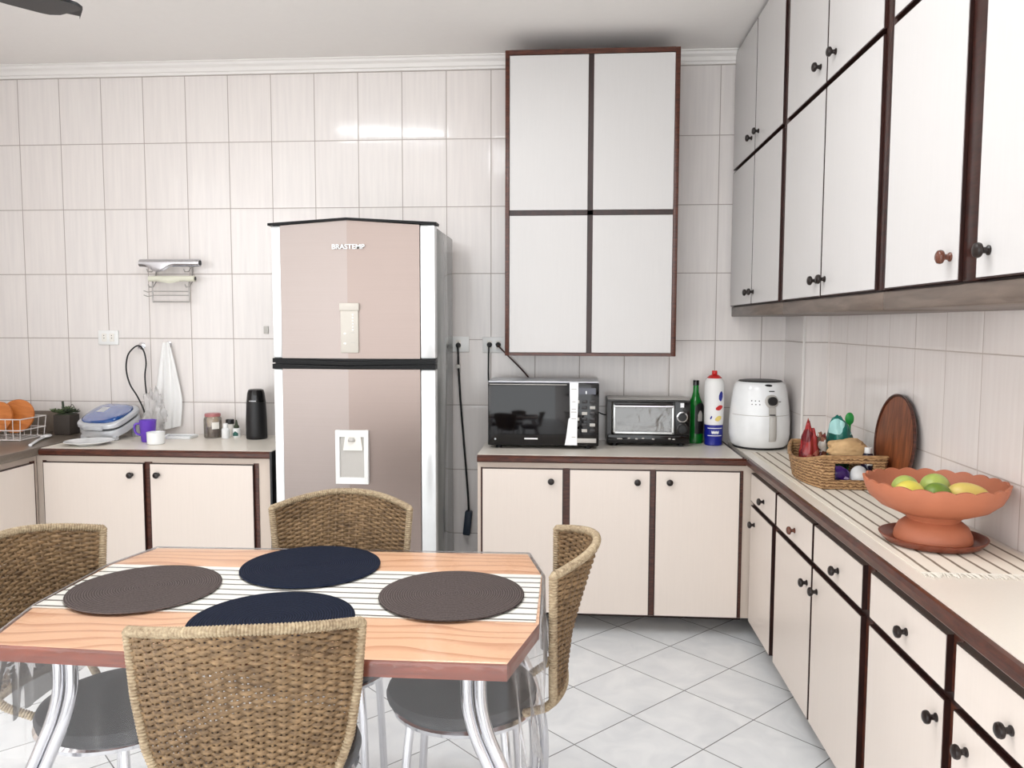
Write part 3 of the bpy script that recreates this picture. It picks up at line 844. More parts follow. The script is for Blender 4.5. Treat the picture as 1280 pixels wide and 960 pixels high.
# wire roll holder
r = empty('hanging_roll_rack', (-2.135, YW, 1.66), 'grey wire rack on the tiles holding foil and film rolls', 'rack')
def rp(x, y, z): return (x + 2.135, y - YW, z - 1.66)
def wtube(name, pts, rad=0.0032, m='wire_grey'):
    return MB().tube([rp(*p) for p in pts], rad, m, 8).build(name, r)
for x in (-2.238, -2.036): wtube('upright', spline([(x, 4.194, 1.755), (x, 4.185, 1.70), (x, 4.15, 1.665), (x, 4.150, 1.60), (x, 4.15, 1.562)], 4), 0.0038)
for z in (1.619, 1.598): wtube('wire', [(-2.238, 4.147, z), (-2.036, 4.147, z)], 0.0024)
wtube('bottom_wire', [(-2.239, 4.15, 1.563), (-2.035, 4.15, 1.563)], 0.0038)
for z in (1.619, 1.596): wtube('hook_end', [(-2.238, 4.150, z), (-2.262, 4.142, z - 0.004), (-2.286, 4.145, z + 0.003)], 0.0026)
for z, y in ((1.742, 4.135), (1.662, 4.145)):
    for x in (-2.238, -2.036): wtube('cradle', [(x, 4.190, z + 0.012), (x, y + 0.01, z - 0.020), (x, y - 0.03, z - 0.022), (x, y - 0.04, z - 0.008)], 0.0028)
def paper_roll(name, x0, x1, y, z, rad, m, label, cat, flap):
    xc = (x0 + x1) / 2
    e = empty(name, (xc, y, z), label, cat)
    h = (x1 - x0) / 2
    MB().lathe([(rad, -h), (rad, h)], m, 24, RY(PI / 2)).build('roll', e)
    MB().lathe([(rad * 0.66, h + 0.0003), (rad * 0.68, h + 0.002), (0.0001, h + 0.002)], 'black_matte', 18, RY(PI / 2)).build('core', e)
    def f(u, v):
        w_ = 0.5 + 0.5 * math.cos((u - flap[0]) * PI * 2 / flap[2]) if abs(u - flap[0]) < flap[2] / 2 else 0
        a = -PI / 2 - 0.2 - v * 1.2
        return (-h + 2 * h * u, (rad + 0.001 + 0.003 * w_) * math.cos(a) * 0 - (rad + 0.0015) * math.cos(v * 0.9), -(rad + 0.0015) * math.sin(v * 0.9) - v * flap[1] * w_)
    MB().grid(f, 40, 6, m).build('loose_sheet', e)
paper_roll('foil_roll', -2.291, -1.963, 4.130, 1.768, 0.021, 'foil', 'shiny roll of aluminium foil on the upper holder of the wall rack', 'foil roll', (0.32, 0.03, 0.55))
paper_roll('film_roll', -2.250, -1.997, 4.140, 1.686, 0.0155, 'film_roll', 'cream roll of cling film on the lower holder of the wall rack', 'film roll', (0.45, 0.012, 0.6))

# wall hook with the grill cord
hk = empty('wall_hook', (-2.335, YW, 1.325), 'chrome wall hook carrying the black grill cord', 'hook')
MB().lathe([(0.020, 0.0005), (0.020, 0.004), (0.012, 0.008), (0.0001, 0.009)], 'chrome', 20, RX(PI / 2)).build('base', hk)
MB().tube(spline([(0, -0.006, 0), (0, -0.022, -0.004), (0, -0.034, -0.014), (0, -0.042, -0.002)], 6), 0.0045, 'chrome', 8).build('prong', hk)
cd = MB().tube(spline([(-2.30, 4.155, 0.925), (-2.312, 4.150, 0.985), (-2.345, 4.150, 1.055), (-2.385, 4.152, 1.12), (-2.404, 4.155, 1.20), (-2.395, 4.160, 1.275), (-2.360, 4.165, 1.318), (-2.330, 4.165, 1.325), (-2.305, 4.162, 1.295), (-2.294, 4.160, 1.235), (-2.304, 4.162, 1.16), (-2.300, 4.165, 1.06)], 8), 0.0042, 'black_rubber', 8).build('power_cord')
tag(cd, 'black power cord looped over the chrome hook above the mugs', 'power cord')

# hanging white cloth
hk = empty('wall_hook', (-2.182, YW, 1.335), 'chrome wall hook from which the white cloth hangs', 'hook')
MB().lathe([(0.016, 0.0005), (0.016, 0.004), (0.0001, 0.006)], 'chrome', 20, RX(PI / 2)).build('base', hk)
MB().tube([(0.012, -0.004, 0), (0.014, -0.02, -0.008), (0.014, -0.028, 0.004)], 0.0035, 'chrome', 8).build('prong', hk)
def clothf(u, v):
    z = 1.345 - v * (0.485 - 0.03 * u)
    w0 = 0.034 + 0.115 * min(1, v * 1.5) ** 0.8
    c = -2.184 + 0.006 * v - 0.012 * max(0, v - 0.6)
    x = c + (u - 0.5) * w0 * (1 - 0.12 * max(0, v - 0.75) * 4)
    y = 4.172 - 0.012 * math.sin(u * 17 + v * 1.5) * (0.35 + 0.65 * v) * 0.8 - 0.006 * math.sin(u * 7 - 2 * v) - 0.004
    return (x, y, z)
o = MB().grid(clothf, 40, 30, 'cloth_white').build('hanging_cloth', ang=80)
tag(o, 'long white cloth hanging from a hook on the tiles', 'cloth')

# crumpled clear bag
def crumple(name, c, size, m, seed, label, cat, amp=0.28, freq=2.2, pinch=0.0, rz=0.0, shape=None, n=64, k=40):
    def fn(p):
        q = p.normalized()
        s = 2.6
        e = (abs(q.x) ** s + abs(q.y) ** s + abs(q.z) ** s) ** (-1 / s)
        d = noise.noise(Vector((q.x * freq + seed, q.y * freq, q.z * freq))) + 0.6 * abs(noise.noise(Vector((q.x * freq * 2.3, q.y * freq * 2.3 + seed, q.z * freq * 2.3))))
        v = q * e * (1 - amp * 0.4 + amp * d)
        t_ = (v.z + 1) / 2
        if pinch:
            f = 1 - pinch * max(0, t_ - 0.45) / 0.55
            v.x *= f; v.y *= f
        if shape: v = shape(v)
        v.z = max(v.z, -0.98)
        return v
    mb = MB().ball((0, 0, 0), size, m, n, k, fn)
    zmin = min(p[2] for p in mb.v)
    o = mb.build(name, loc=(c[0], c[1], c[2] - zmin + 0.0005), rot=(0, 0, rz), ang=60)
    return tag(o, label, cat)
crumple('plastic_bag', (-2.218, 4.085, ZT), (0.062, 0.048, 0.128), 'bag_plastic', 4.0, 'crumpled clear plastic bag standing behind the purple mug', 'bag', 0.5, 2.4, 0.35)

# ------------------------------------------------------------------ left worktop
def mug(x, y, label, rot):
    r = empty('mug', (x, y, ZT + 0.0005), label, 'mug', None, rot)
    MB().lathe([(0.0001, 0), (0.030, 0), (0.033, 0.004), (0.041, 0.108), (0.0425, 0.112), (0.039, 0.112), (0.037, 0.106), (0.030, 0.008), (0.0001, 0.007)], 'purple_plastic', 32).build('body', r)
    MB().tube(spline([(0.037, 0, 0.094), (0.058, 0, 0.092), (0.064, 0, 0.072), (0.056, 0, 0.045), (0.034, 0, 0.034)], 6), 0.0055, 'purple_plastic', 10, flat=1.3).build('handle', r)
mug(-2.160, 3.915, 'purple plastic mug with a handle left of the white cup', PI + 0.35)
o = MB().lathe([(0.0001, 0), (0.038, 0), (0.042, 0.004), (0.044, 0.058), (0.0445, 0.061), (0.041, 0.061), (0.039, 0.055), (0.036, 0.007), (0.0001, 0.006)], 'white_gloss', 32).build('cup', loc=(-2.080, 3.842, ZT + 0.0005))
tag(o, 'small white cup without handle in front of the purple mug', 'cup')
def plate(u, v): pass
o = MB().lathe([(0.0001, 0), (0.062, 0), (0.066, 0.004), (0.112, 0.016), (0.115, 0.018), (0.112, 0.0195), (0.066, 0.0075), (0.0001, 0.006)], 'white_gloss', 48).build('plate', loc=(-2.405, 3.800, ZT + 0.0005))
tag(o, 'white round plate lying in front of the sandwich grill', 'plate')
mb = MB(); mb.box(-0.095, 0.075, -0.05, 0.05, 0, 0.006, 'white_gloss', 0.002); mb.box(-0.095, 0.075, -0.05, -0.044, 0.0055, 0.014, 'white_gloss', 0.002); mb.box(-0.095, 0.075, 0.044, 0.05, 0.0055, 0.014, 'white_gloss', 0.002)
mb.box(-0.095, -0.089, -0.044, 0.044, 0.0055, 0.014, 'white_gloss'); mb.box(0.069, 0.075, -0.044, 0.044, 0.0055, 0.014, 'white_gloss')
tag(mb.build('tray', loc=(-2.062, 4.06, ZT + 0.0005)), 'flat white tray beside the white cup against the wall', 'tray')

# sandwich grill
r = empty('sandwich_grill', (-2.432, 4.050, ZT), 'silver sandwich grill with a domed blue lid at the left', 'grill', None, -0.16)
tl = T(0, 0, 0.052) @ RX(0.36)
def slab(hx, hy, z0, z1, m, pw=4.0, top=1.0, n=48, dome=0.0):
    mb = MB(); prof = []
    k = 8
    def rad(a, s):
        c, s_ = abs(math.cos(a)), abs(math.sin(a))
        return s / ((c / hx) ** pw + (s_ / hy) ** pw) ** (1 / pw)
    lv = [(0.0001, z0), (0.96, z0), (1.0, z0 + 0.006), (1.0, z1 - 0.006), (0.985, z1 - 0.001)]
    if dome: lv += [(0.985 * math.cos(q * PI / 2 / k), z1 + dome * math.sin(q * PI / 2 / k)) for q in range(1, k)] + [(0.0001, z1 + dome)]
    else: lv += [(0.96, z1), (0.0001, z1)]
    def fn(p, a, j):
        s, z = lv[j]; q = rad(a, s); return (q * math.cos(a), q * math.sin(a), z)
    mb.lathe([(max(a, 0.0001), b) for a, b in lv], m, n, tl, fn=fn); return mb
slab(0.128, 0.118, 0.0, 0.040, 'silver_plastic').build('lower_shell', r)
slab(0.122, 0.112, 0.0405, 0.0505, 'black_matte').build('grill_plate', r)
slab(0.132, 0.122, 0.051, 0.076, 'silver_plastic', dome=0.010).build('upper_shell', r)
slab(0.116, 0.104, 0.080, 0.084, 'blue_lid', 3.2, dome=0.028).build('lid', r)
MB().box(-0.036, 0.012, -0.035, 0.02, 0.1105, 0.1125, 'silver_plastic', 0.001, tl @ T(0, 0, 0.0)).build('badge', r)
MB().box(-0.058, 0.058, -0.134, -0.118, 0.052, 0.072, 'silver_plastic', 0.005, tl).build('handle', r)
for x in (-0.09, 0.09):
    MB().box(x - 0.018, x + 0.018, 0.055, 0.085, 0.0005, 0.082, 'silver_plastic', 0.004).build('rear_foot', r)
    MB().box(x - 0.018, x + 0.018, -0.105, -0.08, 0.0005, 0.024, 'silver_plastic', 0.003).build('front_foot', r)

# jar of brown sauce
r = empty('glass_jar', (-1.902, 4.10, ZT + 0.0005), 'glass jar with dark brown contents and reddish patterned lid', 'jar')
MB().lathe([(0.0001, 0), (0.043, 0), (0.046, 0.004), (0.046, 0.098), (0.042, 0.108), (0.038, 0.112), (0.0360, 0.112), (0.043, 0.096), (0.043, 0.006), (0.0001, 0.005)], 'jar_glass', 32).build('glass', r)
MB().lathe([(0.0001, 0.0055), (0.0425, 0.0055), (0.0425, 0.052), (0.030, 0.058), (0.0001, 0.056)], 'coffee', 32).build('contents', r)
MB().lathe([(0.0001, 0.128), (0.038, 0.128), (0.041, 0.125), (0.041, 0.113), (0.0385, 0.1125), (0.0001, 0.1125)], 'pink_lid', 32).build('lid', r)
def lab(u, v): a = -1.25 + u * 0.85; return (0.0466 * math.cos(a), 0.0466 * math.sin(a), 0.048 + 0.036 * v)
MB().grid(lab, 10, 1, 'off_white').build('paper_label', r)
# three small bottles
r = empty('spice_bottle', (-1.825, 4.14, ZT + 0.0005), 'small dark-capped bottle just right of the glass jar', 'bottle')
MB().lathe([(0.0001, 0), (0.022, 0), (0.023, 0.003), (0.023, 0.06), (0.018, 0.068), (0.0001, 0.068)], 'off_white', 20).build('body', r)
MB().lathe([(0.0001, 0.092), (0.020, 0.092), (0.022, 0.088), (0.022, 0.0685), (0.0001, 0.0685)], 'black_matte', 20).build('cap', r)
r = empty('dropper_bottle', (-1.817, 4.065, ZT + 0.0005), 'small white bottle with a white screw cap in front of the spice bottle', 'bottle')
MB().lathe([(0.0001, 0), (0.019, 0), (0.021, 0.003), (0.021, 0.048), (0.013, 0.056), (0.0001, 0.056)], 'white_gloss', 20).build('body', r)
MB().lathe([(0.0001, 0.080), (0.010, 0.080), (0.013, 0.076), (0.013, 0.0565), (0.0001, 0.0565)], 'white_plastic', 18).build('cap', r)
r = empty('dropper_bottle', (-1.775, 4.105, ZT + 0.0005), 'small white bottle with dark green pointed nozzle nearest the thermos', 'bottle')
MB().lathe([(0.0001, 0), (0.020, 0), (0.022, 0.003), (0.022, 0.044), (0.015, 0.050), (0.0001, 0.050)], 'white_plastic', 20).build('body', r)
MB().lathe([(0.0001, 0.094), (0.003, 0.094), (0.009, 0.066), (0.014, 0.062), (0.014, 0.0505), (0.0001, 0.0505)], 'leaf_dark', 18).build('nozzle', r)
MB().grid(lambda u, v: (0.0226 * math.cos(-2.1 + u * 1.3), 0.0226 * math.sin(-2.1 + u * 1.3), 0.01 + 0.026 * v * (1 - abs(u - .5))), 8, 3, 'teal_print').build('sticker', r)
# thermos
r = empty('thermos', (-1.652, 4.075, ZT + 0.0005), 'tall black thermos flask left of the refrigerator', 'thermos')
MB().lathe([(0.0001, 0), (0.050, 0), (0.0535, 0.004), (0.0545, 0.02), (0.0535, 0.10), (0.050, 0.195), (0.0001, 0.195)], 'black_matte', 40).build('body', r)
MB().lathe([(0.0001, 0.2625), (0.030, 0.2625), (0.039, 0.258), (0.0445, 0.240), (0.0495, 0.198), (0.0495, 0.1955), (0.0001, 0.1955)], 'black_gloss', 40).build('lid', r)
MB().grid(lambda u, v: (0.0475 * math.cos(-2.0 + u * .8) * (1 + .02 * v), 0.0475 * math.sin(-2.0 + u * .8) * (1 + .02 * v) - 0.003, 0.200 + 0.005 * v), 10, 1, 'silver_plastic').build('pour_spout', r)

# ------------------------------------------------------------------ stone counter corner
ZS = 0.848
r = empty('dish_rack', (-2.895, 3.915, ZS), 'white wire dish rack on the stone counter at the left edge', 'dish rack')
for z, s in ((0.006, 0.92), (0.055, 0.97), (0.112, 1.0)):
    MB().tube([(-0.12 * s, -0.10 * s, z), (0.12 * s, -0.10 * s, z), (0.12 * s, 0.10 * s, z), (-0.12 * s, 0.10 * s, z)], 0.0028, 'wire_white', 8, closed=True).build('rail', r)
for k in range(7):
    x = -0.12 + 0.04 * k
    for y in (-0.1, 0.1):
        MB().tube([(x, y, 0.112), (x * 0.92, y * 0.92, 0.006)], 0.0018, 'wire_white', 6).build('wire', r)
for k in range(8):
    x = -0.105 + 0.03 * k
    MB().tube([(x, -0.092, 0.006), (x, 0.092, 0.006)], 0.0018, 'wire_white', 6).build('floor_wire', r)
for x, y in ((-0.1, -0.08), (0.1, -0.08), (-0.1, 0.08), (0.1, 0.08)): MB().tube([(x, y, 0.0045), (x, y, 0.0002)], 0.004, 'wire_white', 8).build('foot', r)
def board(c, rx, rz, rot, label):
    mb = MB(); mb.lathe([(0.0001, -0.007), (0.97, -0.007), (1, -0.003), (1, 0.003), (0.97, 0.007), (0.0001, 0.007)], 'board_wood', 48, None, fn=lambda p, a, j: (p.x * rx, p.y * rz, p.z))
    o = mb.build('wooden_board', loc=c, rot=rot); return tag(o, label, 'wooden board')
board((-2.885, 3.945, 0.962), 0.086, 0.090, (PI / 2 - 0.30, 0.25, 0.1), 'orange-brown wooden board on the right in the dish rack')
board((-2.930, 3.868, 0.966), 0.072, 0.080, (PI / 2 - 0.20, 0.10, 0.1), 'orange-brown wooden board leaning in front in the dish rack')
# plant pot with succulents
r = empty('potted_succulent', (-2.715, 4.105, ZS + 0.0003), 'dark square pot of small succulents on the stone counter', 'potted plant')
mb = MB(); mb.box(-0.052, 0.040, -0.045, 0.045, 0, 0.108, 'pot_dark', 0.004); mb.build('pot', r)
MB().box(-0.045, 0.033, -0.038, 0.038, 0.1085, 0.112, 'leaf_dark').build('soil', r, smooth=False)
def rosette(x, y, z, s, m, n):
    mb = MB()
    for k in range(n):
        a = k * 2.4; el = 0.25 + 1.1 * k / n; L = s * (1.0 - 0.45 * k / n)
        mb.ball((L * 0.5, 0, 0), (L * 0.5, L * 0.20, L * 0.10), m, 8, 6, T=T(x, y, z) @ RZ(a) @ RY(-el))
    mb.build('leaf_rosette', r)
rosette(-0.03, -0.015, 0.114, 0.046, 'leaf_green', 14); rosette(0.012, -0.01, 0.116, 0.042, 'leaf_dark', 14); rosette(-0.012, 0.02, 0.124, 0.046, 'leaf_green', 12); rosette(0.026, 0.022, 0.116, 0.036, 'leaf_dark', 10); rosette(-0.060, -0.02, 0.120, 0.038, 'leaf_green', 10)
MB().tube([(-0.020, 0.0, 0.112), (-0.024, 0.0, 0.178)], 0.006, 'leaf_dark', 8).build('stalk', r)
MB().tube(spline([(0.0, 0.01, 0.112), (0.02, 0.01, 0.16), (0.038, 0.01, 0.14), (0.055, 0.01, 0.116)], 5), 0.0016, 'leaf_dark', 6).build('stalk', r)
# white spatula
r = empty('spatula', (-2.700, 3.86, ZS + 0.0005), 'white plastic serving spoon lying on the stone counter edge', 'spatula', None, 1.95)
MB().tube(spline([(-0.20, 0, 0.006), (-0.08, 0, 0.010), (0.06, 0, 0.008)], 6), 0.0065, 'white_gloss', 10, flat=1.3).build('handle', r)
MB().ball((0.105, 0, 0.0095), (0.052, 0.026, 0.009), 'white_gloss', 24, 12).build('bowl', r)

# ------------------------------------------------------------------ back worktop right of the refrigerator
def plug(x, z, pts, name_label, m='black_rubber', rad=0.004):
    r = empty('power_cord', (x, YW - 0.013, z), name_label, 'power cord')
    MB().lathe([(0.0001, 0.03), (0.006, 0.03), (0.011, 0.022), (0.014, 0.004), (0.014, 0.0005), (0.0001, 0.0005)], 'black_rubber', 16, RX(PI / 2)).build('plug', r)
    MB().tube(spline([(0, -0.028, 0)] + [(p[0] - x, p[1] - YW + 0.013, p[2] - z) for p in pts], 8), rad, m, 8).build('cable', r)
    return r
plug(-0.427, 1.340, [(-0.429, 4.158, 1.31), (-0.431, 4.17, 1.25), (-0.429, 4.175, 1.14), (-0.40, 4.178, 1.02)], 'black plug and cable going straight down behind the microwave')
plug(-0.381, 1.340, [(-0.372, 4.150, 1.33), (-0.33, 4.165, 1.285), (-0.26, 4.175, 1.215), (-0.20, 4.180, 1.15), (-0.12, 4.182, 1.10)], 'brown-black plug and cable slanting right behind the wall cabinet', 'coffee')
r = plug(-0.593, 1.336, [(-0.590, 4.158, 1.30), (-0.588, 4.16, 1.218), (-0.579, 4.165, 1.05), (-0.559, 4.165, 0.795), (-0.540, 4.165, 0.54), (-0.536, 4.165, 0.455)], 'long black cord hanging down beside the refrigerator with dark blue adapter', rad=0.0055)
MB().box(-0.020, 0.018, -0.022, 0.018, -0.13, 0.0, 'dark_blue_plastic', 0.006, T(-0.533 + 0.593, -0.03, 0.457 - 1.336) @ RY(0.10)).build('adapter', r)
MB().box(-0.012, 0.012, -0.010, 0.008, -0.010, 0.010, 'grey_plastic', 0.002, T(0.002, -0.028, -0.110)).build('clip', r)

# microwave
r = empty('microwave', (-0.132, 3.985, ZT), 'black glass microwave oven with a long paper strip on the worktop', 'microwave')
x0, x1, yf, yb, z0, z1 = -0.268, 0.270, -0.140, 0.150, 0.014, 0.322
MB().box(x0, x1, yf + 0.022, yb, z0, z1, 'black_matte', 0.005).build('body', r)
MB().box(x0, x1, yf + 0.021, yb, z1 + 0.0003, z1 + 0.008, 'silver_plastic', 0.002).build('top_cover', r)
d = MB().box(x0, 0.135, yf, yf + 0.021, z0 + 0.004, z1 - 0.002, 'black_gloss', 0.004).build('door', r)
MB().box(x0 + 0.008, 0.115, yf - 0.001, yf + 0.002, z1 - 0.008, z1 - 0.005, 'grey_plastic').build('trim_line', d)
MB().ball((x0 + 0.036, yf - 0.0008, z0 + 0.034), (0.005, 0.002, 0.005), 'silver_plastic', 12, 8).build('emblem', d)
MB().box(x0 + 0.178, x0 + 0.243, yf - 0.0014, yf + 0.001, z0 + 0.034, z0 + 0.041, 'white_plastic').build('badge', d)
c = MB().box(0.136, x1, yf, yf + 0.021, z0 + 0.004, z1 - 0.002, 'black_gloss', 0.004).build('control_panel', r)
MB().box(0.160, x1 - 0.016, yf - 0.0012, yf + 0.001, z1 - 0.052, z1 - 0.022, 'navy_glass').build('display', c)
MB().box(0.205, 0.211, yf - 0.0018, yf + 0.001, z1 - 0.050, z1 - 0.036, 'white_gloss').build('display_digit', c)
for j in range(6):
    for i in range(3):
        MB().box(0.150 + i * 0.038, 0.176 + i * 0.038, yf - 0.002, yf + 0.001, 0.226 - j * 0.028, 0.241 - j * 0.028, 'grey_plastic' if (i + j) % 3 == 0 else 'oven_dark', 0.002).build('button', c)
MB().box(0.152, x1 - 0.012, yf - 0.0016, yf + 0.001, 0.034, 0.056, 'grey_plastic', 0.002).build('open_button', c)
for x in (x0 + 0.05, x1 - 0.05):
    for y in (yf + 0.05, yb - 0.04): MB().lathe([(0.014, 0.0005), (0.014, 0.0145)], 'black_rubber', 12, T(x, y, 0)).build('foot', r)
st = MB(); pts = [(0.128, 0.327), (0.170, 0.327), (0.170, 0.262), (0.166, 0.10), (0.166, 0.022), (0.106, 0.022), (0.113, 0.060), (0.124, 0.150), (0.131, 0.156)]
st.prism(pts, yf - 0.0035, yf - 0.0028, 'paper_white', 'Y')
pst = empty('paper_strip', (-0.132, 3.985, ZT), 'long white paper strip hanging down the front of the microwave', 'paper')
st.build('sheet', pst, smooth=False)
for k, (z, w_) in enumerate(((0.293, .024), (0.232, .016), (0.196, .020), (0.182, .026), (0.150, .022), (0.06, .018))):
    MB().box(0.149 - w_ / 2, 0.149 + w_ / 2, yf - 0.0041, yf - 0.0036, z, z + 0.0035, 'grey_plastic').build('printed_line', pst)
# toaster oven
r = empty('toaster_oven', (0.392, 4.075, ZT), 'small black toaster oven with glass door beside the green bottle', 'toaster oven')
x0, x1, yf, yb, z0, z1 = -0.208, 0.200, -0.108, 0.110, 0.016, 0.232
mb = MB(); mb.box(x0, x1, yf + 0.012, yb, z1 - 0.010, z1, 'oven_dark', 0.003); mb.box(x0, x1, yf + 0.012, yb, z0, z0 + 0.04, 'oven_dark', 0.003); mb.box(x0, x0 + 0.02, yf + 0.012, yb, z0 + 0.04, z1 - 0.01, 'oven_dark'); mb.box(x1 - 0.09, x1, yf + 0.012, yb, z0 + 0.04, z1 - 0.01, 'oven_dark'); mb.box(x0 + 0.02, x1 - 0.09, yb - 0.01, yb, z0 + 0.04, z1 - 0.01, 'oven_inside')
mb.build('housing', r, smooth=False)
MB().box(x0 + 0.004, x1 - 0.004, yf + 0.02, yb - 0.01, z1 + 0.0003, z1 + 0.004, 'grey_plastic', 0.002).build('top_plate', r)
d = MB(); dx0, dx1, dz0, dz1 = x0 + 0.030, x1 - 0.080, 0.064, z1 - 0.012
d.box(dx0, dx0 + 0.010, yf, yf + 0.0115, dz0, dz1, 'steel_trim', 0.002); d.box(dx1 - 0.010, dx1, yf, yf + 0.0115, dz0, dz1, 'steel_trim', 0.002)
d.box(dx0, dx1, yf, yf + 0.0115, dz1 - 0.014, dz1, 'oven_dark', 0.002); d.box(dx0, dx1, yf, yf + 0.0115, dz0, dz0 + 0.010, 'steel_trim', 0.002)
d = d.build('door', r)
MB().box(dx0 + 0.010, dx1 - 0.010, yf + 0.004, yf + 0.007, dz0 + 0.010, dz1 - 0.014, 'oven_glass').build('glass', d, smooth=False)
hb = MB(); hb.tube([(dx0 + 0.006, yf - 0.018, dz1 - 0.016), (dx1 - 0.006, yf - 0.018, dz1 - 0.016)], 0.0065, 'chrome', 12)
for x in (dx0 + 0.02, dx1 - 0.02): hb.tube([(x, yf, dz1 - 0.012), (x, yf - 0.018, dz1 - 0.016)], 0.005, 'chrome', 8)
hb.build('handle', d)
MB().box(dx0 + 0.012, dx1 - 0.012, yf + 0.02, yb - 0.03, dz0 + 0.016, dz0 + 0.036, 'white_plastic', 0.002).build('baking_tray', r)
for k in range(9): MB().tube([(dx0 + 0.02 + k * 0.03, yf + 0.02, dz0 + 0.055), (dx0 + 0.02 + k * 0.03, yb - 0.02, dz0 + 0.055)], 0.0015, 'chrome', 6).build('rack_wire', r)
MB().box(x0 + 0.004, x1 - 0.004, yf + 0.002, yf + 0.0115, z0, 0.060, 'black_gloss', 0.003).build('lower_panel', r)
MB().box(dx1 + 0.004, x1 - 0.002, yf + 0.002, yf + 0.0115, 0.0605, z1 - 0.006, 'black_gloss', 0.003).build('control_panel', r)
for k, z in enumerate((0.150, 0.092)):
    kb = MB().lathe([(0.026, 0.0), (0.027, 0.002), (0.024, 0.004), (0.0001, 0.004)], 'chrome' if k == 0 else 'oven_dark', 28, T(x1 - 0.040, yf + 0.0017, z) @ RX(PI / 2)).build('dial_ring', r)
    MB().lathe([(0.021, 0.0042), (0.019, 0.018), (0.0001, 0.019)], 'black_matte', 24, T(x1 - 0.040, yf + 0.0017, z) @ RX(PI / 2)).build('knob', kb)
MB().box(x1 - 0.050, x1 - 0.032, yf, yf + 0.0025, z1 - 0.034, z1 - 0.012, 'paper_white').build('sticker', r, smooth=False)
for k, x in enumerate((-0.145, -0.10, -0.062, -0.030, 0.02, 0.10, 0.12)):
    MB().ball((x, yf + 0.002, 0.039 + 0.003 * (k % 2)), (0.014 if k == 0 else 0.007, 0.002, 0.0035), 'grey_plastic', 12, 8).build('panel_mark', r)
for x in (x0 + 0.04, x1 - 0.04):
    for y in (yf + 0.04, yb - 0.03): MB().lathe([(0.012, 0.0005), (0.012, 0.0165)], 'black_rubber', 12, T(x, y, 0)).build('foot', r)
cbl = MB().tube(spline([(0.182, 4.10, 0.985), (0.17, 4.11, 0.986), (0.150, 4.135, 0.992), (0.135, 4.17, 1.0)], 6), 0.0035, 'black_rubber', 8).build('power_cord')
tag(cbl, 'short black cord between the microwave and toaster oven', 'power cord')

# green bottle
r = empty('glass_bottle', (0.642, 4.135, ZT + 0.0005), 'green glass bottle with black cap and dark label', 'bottle')
MB().lathe([(0.0001, 0), (0.038, 0), (0.042, 0.004), (0.0425, 0.17), (0.036, 0.20), (0.022, 0.235), (0.0145, 0.262), (0.0138, 0.295), (0.0001, 0.295)], 'green_glass', 36).build('body', r)
MB().lathe([(0.0001, 0.322), (0.0145, 0.322), (0.0155, 0.320), (0.0155, 0.2955), (0.0001, 0.2955)], 'black_gloss', 20).build('cap', r)
def lb(u, v): a = -PI / 2 + (-0.2 + u * 1.35); return (0.0431 * math.cos(a), 0.0431 * math.sin(a), 0.05 + 0.14 * v + 0.02 * math.sin(PI * u) * v)
MB().grid(lb, 14, 1, 'black_matte').build('paper_label', r)
def lb2(u, v): a = -PI / 2 + (0.15 + u * 0.6); return (0.0435 * math.cos(a), 0.0435 * math.sin(a), 0.115 + 0.055 * v * (0.6 + 0.4 * math.sin(PI * u)))
MB().grid(lb2, 8, 1, 'grey_plastic').build('label_emblem', r)
# tall blue and white bottle
r = empty('detergent_bottle', (0.722, 4.065, ZT + 0.0005), 'tall white and blue bottle with red cap left of the air fryer', 'bottle')
MB().lathe([(0.0001, 0.0), (0.040, 0.0), (0.044, 0.005), (0.043, 0.03), (0.046, 0.045), (0.046, 0.105), (0.0001, 0.105)], 'blue_band', 36).build('base_shell', r)
MB().lathe([(0.0001, 0.1052), (0.046, 0.1052), (0.0485, 0.125), (0.0485, 0.305), (0.045, 0.325), (0.036, 0.338), (0.0001, 0.338)], 'cloth_white', 36).build('body', r)
MB().lathe([(0.036, 0.3382), (0.037, 0.340), (0.024, 0.352), (0.013, 0.356), (0.0001, 0.356)], 'red_plastic', 30).build('shoulder', r)
MB().lathe([(0.0125, 0.3562), (0.0135, 0.358), (0.0135, 0.374), (0.012, 0.376), (0.0001, 0.376)], 'red_plastic', 20).build('cap', r)
for z in (0.050, 0.087):
    MB().grid(lambda u, v: (0.0464 * math.cos(-2.4 + u * 1.7), 0.0464 * math.sin(-2.4 + u * 1.7), z + 0.0035 * v), 14, 1, 'white_plastic').build('white_band', r)
MB().grid(lambda u, v: (0.0465 * math.cos(-1.95 + u * .8), 0.0465 * math.sin(-1.95 + u * .8), 0.062 + 0.012 * v + 0.004 * math.sin(u * 40)), 24, 1, 'white_plastic').build('script_line', r)
def patch(name, a0, a1, z0, z1, m):
    def f(u, v):
        a = a0 + (a1 - a0) * (0.5 + (u - .5)); s = math.sin(PI * min(1, max(0, u)))
        zc = (z0 + z1) / 2; return (0.0491 * math.cos(a), 0.0491 * math.sin(a), zc + (v - .5) * (z1 - z0) * (0.35 + 0.65 * s) + 0.01 * (u - .5))
    MB().grid(f, 10, 2, m).build(name, r)
patch('label_blue', -1.25, -0.75, 0.225, 0.275, 'blue_band'); patch('label_red', -1.55, -0.75, 0.180, 0.205, 'red_plastic'); patch('label_yellow', -1.6, -0.9, 0.125, 0.152, 'yellow_print'); patch('label_dot', -2.1, -1.9, 0.135, 0.15, 'blue_band')

